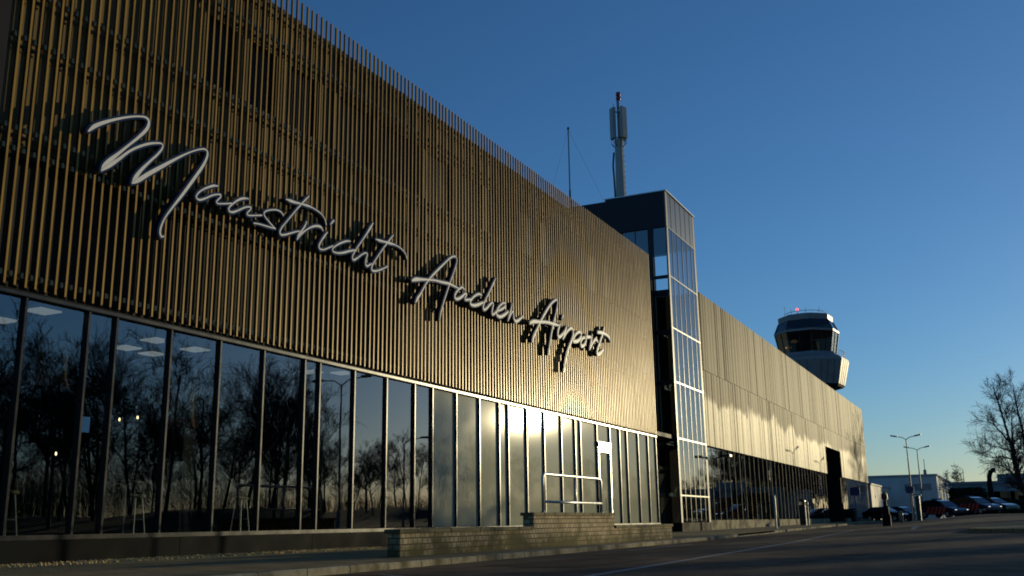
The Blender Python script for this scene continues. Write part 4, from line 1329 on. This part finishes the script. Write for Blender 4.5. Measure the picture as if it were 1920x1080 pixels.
t = thing('bollard', 'stubby pale concrete bollard among the dark parked cars', 'bollard', (P[0], 80, gz))
MB().lathe([(.16, -.1), (.16, .75), (.12, .82), (.03, .84)], 14).build('post', M['kerb'], t)
MB().lathe([(.165, .55), (.165, .65)], 14).build('band', M['trim'], t)

# ------------------------------------------------------------------ cars
def make_car(label, paint, livery, loc, rz, kind='hatch', group='cars parked in the far car park'):
    t = thing('parked_car', label, 'car', loc, rz, group)
    # side profile along local +x (front), z up
    prof = [(-2.15, .45), (-2.2, .75), (-2.12, 1.0), (-1.0, 1.02), (.75, .98), (1.35, .92), (1.95, .80), (2.18, .66), (2.2, .42), (2.1, .28), (-2.05, .28)]
    m = MB()
    n_ = len(prof)
    for side in (0,):
        inner = [(x, z) for x, z in prof]
        ys_ = [-.86, -.80, .80, .86]
        rings = []
        for yy_, sc in ((-.88, .955), (-.80, 1), (.80, 1), (.88, .955)):
            rings.append([(x * sc, yy_, .28 + (z - .28) * (sc if z > .5 else 1)) for x, z in prof])
        m.add([p for r_ in rings for p in r_],
              [(i * n_ + k, i * n_ + (k + 1) % n_, (i + 1) * n_ + (k + 1) % n_, (i + 1) * n_ + k) for i in range(3) for k in range(n_)]
              + [tuple(range(n_ - 1, -1, -1)), tuple(3 * n_ + k for k in range(n_))])
    m.build('body', paint, t, bevel=.02)
    gh = [(-2.02, 1.0), (-1.72, 1.46), (-1.2, 1.55), (-.1, 1.55), (.35, 1.46), (1.05, .97)] if kind == 'estate' else \
         [(-1.85, 1.0), (-1.35, 1.40), (-.9, 1.47), (-.1, 1.47), (.3, 1.39), (1.0, .96)]
    m = MB(); n_ = len(gh)
    lo, hi = .80, .60
    def wy(z): return lo + (hi - lo) * (z - 1.0) / .5
    m.add([(x, -wy(z), z) for x, z in gh] + [(x, wy(z), z) for x, z in gh],
          [tuple(range(n_ - 1, -1, -1)), tuple(range(n_, 2 * n_))] + [(i, (i + 1) % n_, n_ + (i + 1) % n_, n_ + i) for i in range(n_)])
    m.build('cabin', paint, t, bevel=.02)
    def pane(pts, s):
        mm = MB()
        q0 = [(x, s * (wy(z) + .012), z) for x, z in pts]; q1 = [(x, s * (wy(z) - .01), z) for x, z in pts]
        k = len(pts)
        mm.add(q0 + q1, [tuple(range(k)), tuple(range(2 * k - 1, k - 1, -1))] + [(i, (i + 1) % k, k + (i + 1) % k, k + i) for i in range(k)])
        mm.build('side_window', M['carglass'], t)
    zt_ = gh[2][1] - .08
    for s in (-1, 1):
        pane([(-1.62, 1.05), (-1.38, zt_), (-.72, zt_), (-.72, 1.05)], s)
        pane([(-.65, 1.05), (-.65, zt_), (.12, zt_ - .02), (.78, 1.05)], s)
    def strip_pane(pa, pb, name):
        mm = MB()
        dx, dz = pb[0] - pa[0], pb[1] - pa[1]
        L_ = math.hypot(dx, dz); nx, nz = -dz / L_ * .012, dx / L_ * .012
        if nz < 0: nx, nz = -nx, -nz
        A = (pa[0] + dx * .08, pa[1] + dz * .08); B_ = (pa[0] + dx * .92, pa[1] + dz * .92)
        wa_, wb_ = wy(A[1]) - .07, wy(B_[1]) - .07
        vs = [(A[0] + nx, -wa_, A[1] + nz), (A[0] + nx, wa_, A[1] + nz), (B_[0] + nx, wb_, B_[1] + nz), (B_[0] + nx, -wb_, B_[1] + nz)]
        vs += [(v[0] - 2 * nx, v[1], v[2] - 2 * nz) for v in vs]
        mm.add(vs, [(0, 1, 2, 3), (7, 6, 5, 4), (0, 4, 5, 1), (1, 5, 6, 2), (2, 6, 7, 3), (3, 7, 4, 0)])
        mm.build(name, M['carglass'], t)
    strip_pane(gh[-1], gh[-2], 'windscreen')
    strip_pane(gh[0], gh[1], 'rear_window')
    for x in (-1.32, 1.36):
        for s in (-1, 1):
            wq = MB(); wq.tube([(x, s * .70, .31), (x, s * .90, .31)], .31, 18)
            wo = wq.build('wheel', M['tyre'], t)
            MB().tube([(x, s * .895, .31), (x, s * .915, .31)], .19, 14).build('rim', M['silver'], wo)
    for s in (-1, 1):
        MB().box(2.02, 2.20, s * .66 - .09, s * .66 + .09, .62, .70).build('headlight', M['whitelight'] if livery else M['silver'], t, bevel=.02)
        MB().box(-2.20, -2.10, s * .66 - .12, s * .66 + .12, .74, .92).build('tail_light', M['red'], t)
        MB().box(.62, .80, s * .86, s * 1.02 if s > 0 else s * .86 + .0, 1.0, 1.12).build('mirror', paint, t) if s > 0 else MB().box(.62, .80, -1.02, -.86, 1.0, 1.12).build('mirror', paint, t)
    MB().box(2.19, 2.215, -.55, .55, .36, .50).build('grille', M['black'], t)
    if livery:
        for s in (-1, 1):
            mm = MB()
            for k in range(5):
                x = -1.15 + k * .46
                y0_, y1_ = s * .882, s * .888
                pts = [(x, .34), (x + .30, .34), (x + .66, .96), (x + .36, .96)]
                mm.add([(a_, y0_, b_) for a_, b_ in pts] + [(a_, y1_, b_) for a_, b_ in pts],
                       [(0, 1, 2, 3), (7, 6, 5, 4)] + [(i, (i + 1) % 4, 4 + (i + 1) % 4, 4 + i) for i in range(4)])
            mm.build('livery_stripe', M['stripered'], t)
        mm = MB(); mm.add([(1.02, -.62, .975), (1.02, .62, .975), (1.9, .62, .835), (1.9, -.62, .835), (1.02, -.62, .96), (1.02, .62, .96), (1.9, .62, .82), (1.9, -.62, .82)],
                          [(0, 1, 2, 3), (7, 6, 5, 4), (0, 4, 5, 1), (1, 5, 6, 2), (2, 6, 7, 3), (3, 7, 4, 0)])
        mm.build('bonnet_highlight', M['carhighlight'], t)  # highlight on the bonnet, painted as a pale panel
        mm = MB(); mm.box(-.75, -.45, -.5, .5, 1.56 if kind == 'estate' else 1.48, 1.68 if kind == 'estate' else 1.6)
        mm.build('light_bar', M['signblue'], t, bevel=.03)
    return t
def park(px, Y):
    p = onY(px, 960, Y)
    return (p[0], Y, ground(p[0], Y) )
make_car('dark police estate with red diagonal stripes, left of the two', M['carblue'], True, park(1768, 98), R(-42), 'estate')
make_car('dark police estate with red diagonal stripes, right of the two', M['carblue'], True, park(1830, 99), R(-42), 'estate')
make_car('black car half hidden behind the right police estate', M['cardark'], False, park(1864, 105), R(-40))
make_car('black car parked behind the pedestal post', M['cardark'], False, park(1660, 112), R(-20))
make_car('black car between the pale bollard and the information pillar', M['cardark'], False, park(1693, 114), R(-35))

# ------------------------------------------------------------------ trees
def grow(seed, H_, limbs=None, spread=.55, density=1.0, twig_r=.016, upright=.35):
    r_ = random.Random(seed)
    trunk, crown = MB(), MB()
    def branch(p, d, L_, rad, lev):
        nseg = 5 if lev == 0 else 4 if lev == 1 else 3
        pts = [p]; dd = d.copy(); rads = [rad]
        for i in range(nseg):
            dd = (dd + Vector((r_.gauss(0, .05 if lev == 0 else .12), r_.gauss(0, .05 if lev == 0 else .12), r_.gauss(0, .08) + (.07 * upright if lev else 0)))).normalized()
            p = p + dd * (L_ / nseg)
            pts.append(p); rads.append(max(twig_r * .7, rad * (1 - (i + 1) / nseg * (.62 if lev < 3 else .8))))
        (trunk if lev < 2 else crown).tube(pts, rads, 6 if lev == 0 else 5 if lev == 1 else 3, cap=False)
        if lev >= 4:
            return
        nch = {0: 9, 1: 7, 2: 6, 3: 5}[lev]
        nch = max(2, round(nch * density))
        for c in range(nch):
            f_ = (r_.uniform(.35, 1.0) if lev == 0 else r_.uniform(.15, 1.0))
            k = min(nseg - 1, int(f_ * nseg)); fr = f_ * nseg - k
            q = pts[k].lerp(pts[k + 1], min(1, fr))
            base = (pts[k + 1] - pts[k]).normalized()
            perp = base.cross(Vector((r_.gauss(0, 1), r_.gauss(0, 1), r_.gauss(0, 1))))
            if perp.length < 1e-4: continue
            perp.normalize()
            ang = r_.uniform(.45, 1.0) * (1.15 if lev == 0 else 1) * (spread / .55)
            nd = (base * math.cos(ang) + perp * math.sin(ang) + Vector((0, 0, upright * .5))).normalized()
            branch(q, nd, L_ * r_.uniform(.42, .68) * (1.0 if lev else .62), max(twig_r, rads[k] * r_.uniform(.38, .6)), lev + 1)
    if limbs is None:
        branch(Vector((0, 0, -.2)), Vector((r_.gauss(0, .03), r_.gauss(0, .03), 1)).normalized(), H_ * .84, H_ * .010 + .04, 0)
    else:
        for pts, r0 in limbs:
            pts = [Vector(p) for p in pts]
            n_ = len(pts)
            trunk.tube(pts, [max(twig_r, r0 * (1 - .8 * i / (n_ - 1))) for i in range(n_)], 7, cap=False)
            for i in range(n_ - 1):
                seg = (pts[i + 1] - pts[i]); base = seg.normalized()
                for c in range(4 if i else 1):
                    q = pts[i] + seg * r_.random()
                    perp = base.cross(Vector((r_.gauss(0, 1), r_.gauss(0, 1), r_.gauss(0, 1)))).normalized()
                    ang = r_.uniform(.5, 1.1)
                    nd = (base * math.cos(ang) + perp * math.sin(ang)).normalized()
                    branch(q, nd, H_ * r_.uniform(.10, .18) * (1 - .4 * i / n_), max(twig_r * 1.6, r0 * (1 - .8 * i / n_) * .38), 2)
    return trunk, crown
protos = []
for k, (sd_, h_) in enumerate(((11, 14.0), (23, 15.0), (37, 13.0), (51, 14.5))):
    tk, cr_ = grow(sd_, h_, density=1.0, twig_r=.018)
    tm = tk.build('trunk', M['bark'], None); cm_ = cr_.build('crown', M['twig'], None)
    protos.append((tm, cm_))
used = set()
last_tree = [None]
LAB = ['bare winter tree in the row across the road, mirrored in the panes']
def put_tree(k, X, Y, sc, rz, z0=0.0):
    t = thing('bare_tree', LAB[0], 'tree', (X, Y, z0), rz, 'bare trees across the road')
    t.scale = (sc, sc, sc)
    last_tree[0] = t
    for o in protos[k]:
        if o.name not in used:
            used.add(o.name); o.parent = t
        else:
            c = o.copy(); COL.objects.link(c); c.parent = t
rt_ = random.Random(77)
def bank_z(X, Y):
    return 1.6 * math.exp(-((X - 46) / 7.0) ** 2)
y = 6.0
i = 0
while y < 390:
    tall = (.96 - .0032 * y) if y < 80 else (.47) if y < 101 else (.50 if y < 238 else 1.25)
    for row in range(3 if y < 101 else (1 if y < 238 else 2)):
        X = 41 + row * 6 + rt_.uniform(-2.2, 2.2)
        Y = y + rt_.uniform(-1.8, 1.8)
        put_tree(i % 4, X, Y, tall * rt_.uniform(.72, 1.12), rt_.uniform(0, 6.28), bank_z(X, Y) + ground(X, Y) - .1)
        i += 1
    y += rt_.uniform(2.6, 4.2) if y < 101 else rt_.uniform(4.0, 7.0)
# a tree whose shadow falls on the far end of the bronze wing
put_tree(1, 21, 161, .95, 1.0, ground(21, 161))
last_tree[0]['label'] = 'lone bare tree whose shadow falls on the far end of the bronze wing'
del last_tree[0]['group']
wd = MB(); rw = random.Random(41)
for i in range(17000):
    if rw.random() < .5:
        Y = rw.uniform(-10, 105); hm = 9.5
    else:
        Y = rw.uniform(105, 430); hm = 5.5 if Y < 250 else 9
    X = rw.uniform(66, 96)
    h_ = hm * rw.uniform(.5, 1.15)
    g0 = ground(X, Y) - .2
    lx, ly = rw.gauss(0, .10) * h_, rw.gauss(0, .13) * h_
    r0 = rw.uniform(.05, .14)
    wd.add([(X - r0, Y - r0, g0), (X + r0, Y + r0, g0), (X + lx * .6, Y + ly * .6, g0 + h_ * .65), (X + lx, Y + ly, g0 + h_)], [(0, 1, 2), (0, 1, 3)])
    for k in range(4):
        f = rw.uniform(.3, .95); bx, by, bz_ = X + lx * f, Y + ly * f, g0 + h_ * f
        dx, dy, dz_ = rw.gauss(0, .6), rw.gauss(0, .8), rw.uniform(.3, 1.4)
        wd.add([(bx, by - .03, bz_), (bx, by + .03, bz_ + .03), (bx + dx, by + dy, bz_ + dz_)], [(0, 1, 2)])
wo = struct(wd.build('woods', M['twig']), 'stuff')
wo['label'] = 'far mass of bare undergrowth and saplings beyond the road'; wo['category'] = 'woods'
struct(sheet('earth_bank', list(np.linspace(30, 70, 21)), list(np.linspace(-20, 430, 91)),
             lambda X, Y: ground(X, Y) - .12 + bank_z(X, Y) * (1 + .18 * math.sin(Y * .21) + .1 * math.sin(Y * .53)), M['earth']))

# the tree at the right edge of the photograph
TYY = 56.0
def tp(px, py_, dy=0.0):
    p = onY(px, py_, TYY + dy)
    return Vector((p[0] - TB[0], p[1] - TB[1], p[2] - TB[2]))
tbp = onY(1932, 962, TYY)
TB = np.array([tbp[0], TYY, ground(tbp[0], TYY)])
limbs = [
    ([(0, 0, -.1), tp(1926, 935), tp(1917, 912, .1), tp(1907, 890, .2), tp(1901, 868, .3), tp(1896, 838, .3), tp(1888, 808, .1), tp(1880, 782, 0), tp(1874, 760, -.1), tp(1868, 742, 0), tp(1862, 726, .1)], .11),
    ([tp(1917, 912, .1), tp(1908, 878, -.2), tp(1902, 850, -.4), tp(1898, 822, -.6), tp(1897, 795, -.7), tp(1898, 765, -.7)], .075),
    ([tp(1926, 935), tp(1925, 880, .5), tp(1921, 840, .7), tp(1917, 805, .8), tp(1908, 770, .8), tp(1902, 742, .8), tp(1899, 720, .8)], .085),
    ([tp(1920, 918), tp(1908, 900, -.5), tp(1897, 886, -.9), tp(1884, 877, -1.3), tp(1868, 870, -1.5)], .07),
    ([tp(1897, 846, .3), tp(1884, 842, .8), tp(1872, 838, 1.2), tp(1858, 838, 1.5)], .05),
    ([tp(1895, 832, .3), tp(1878, 812, -.5), tp(1864, 797, -.8), tp(1850, 787, -1.0)], .05),
    ([tp(1932, 930), tp(1940, 860, .3), tp(1945, 800, .4), tp(1950, 740, .6)], .12),
    ([tp(1900, 862, .3), tp(1880, 856, -.2), tp(1862, 858, -.4), tp(1846, 856, -.6)], .045),
]
tk, cr_ = grow(5, 7.0, limbs=limbs, twig_r=.0065, upright=.25, density=1.15)
t = thing('bare_tree', 'bare many limbed tree at the right edge before the low building', 'tree', tuple(TB))
tk.build('trunk', M['bark'], t)
cr_.build('crown', M['twig'], t)
# small bare bush between hangar and low building
bp = onY(1790, 930, 122.0); bz = ground(bp[0], 122)
tk, cr_ = grow(9, 4.8, density=.9, twig_r=.02, spread=.7)
t = thing('bare_bush', 'small bare bushy tree between the white hangar and low building', 'tree', (bp[0], 122, bz))
tk.build('trunk', M['bark'], t); cr_.build('crown', M['twig'], t)
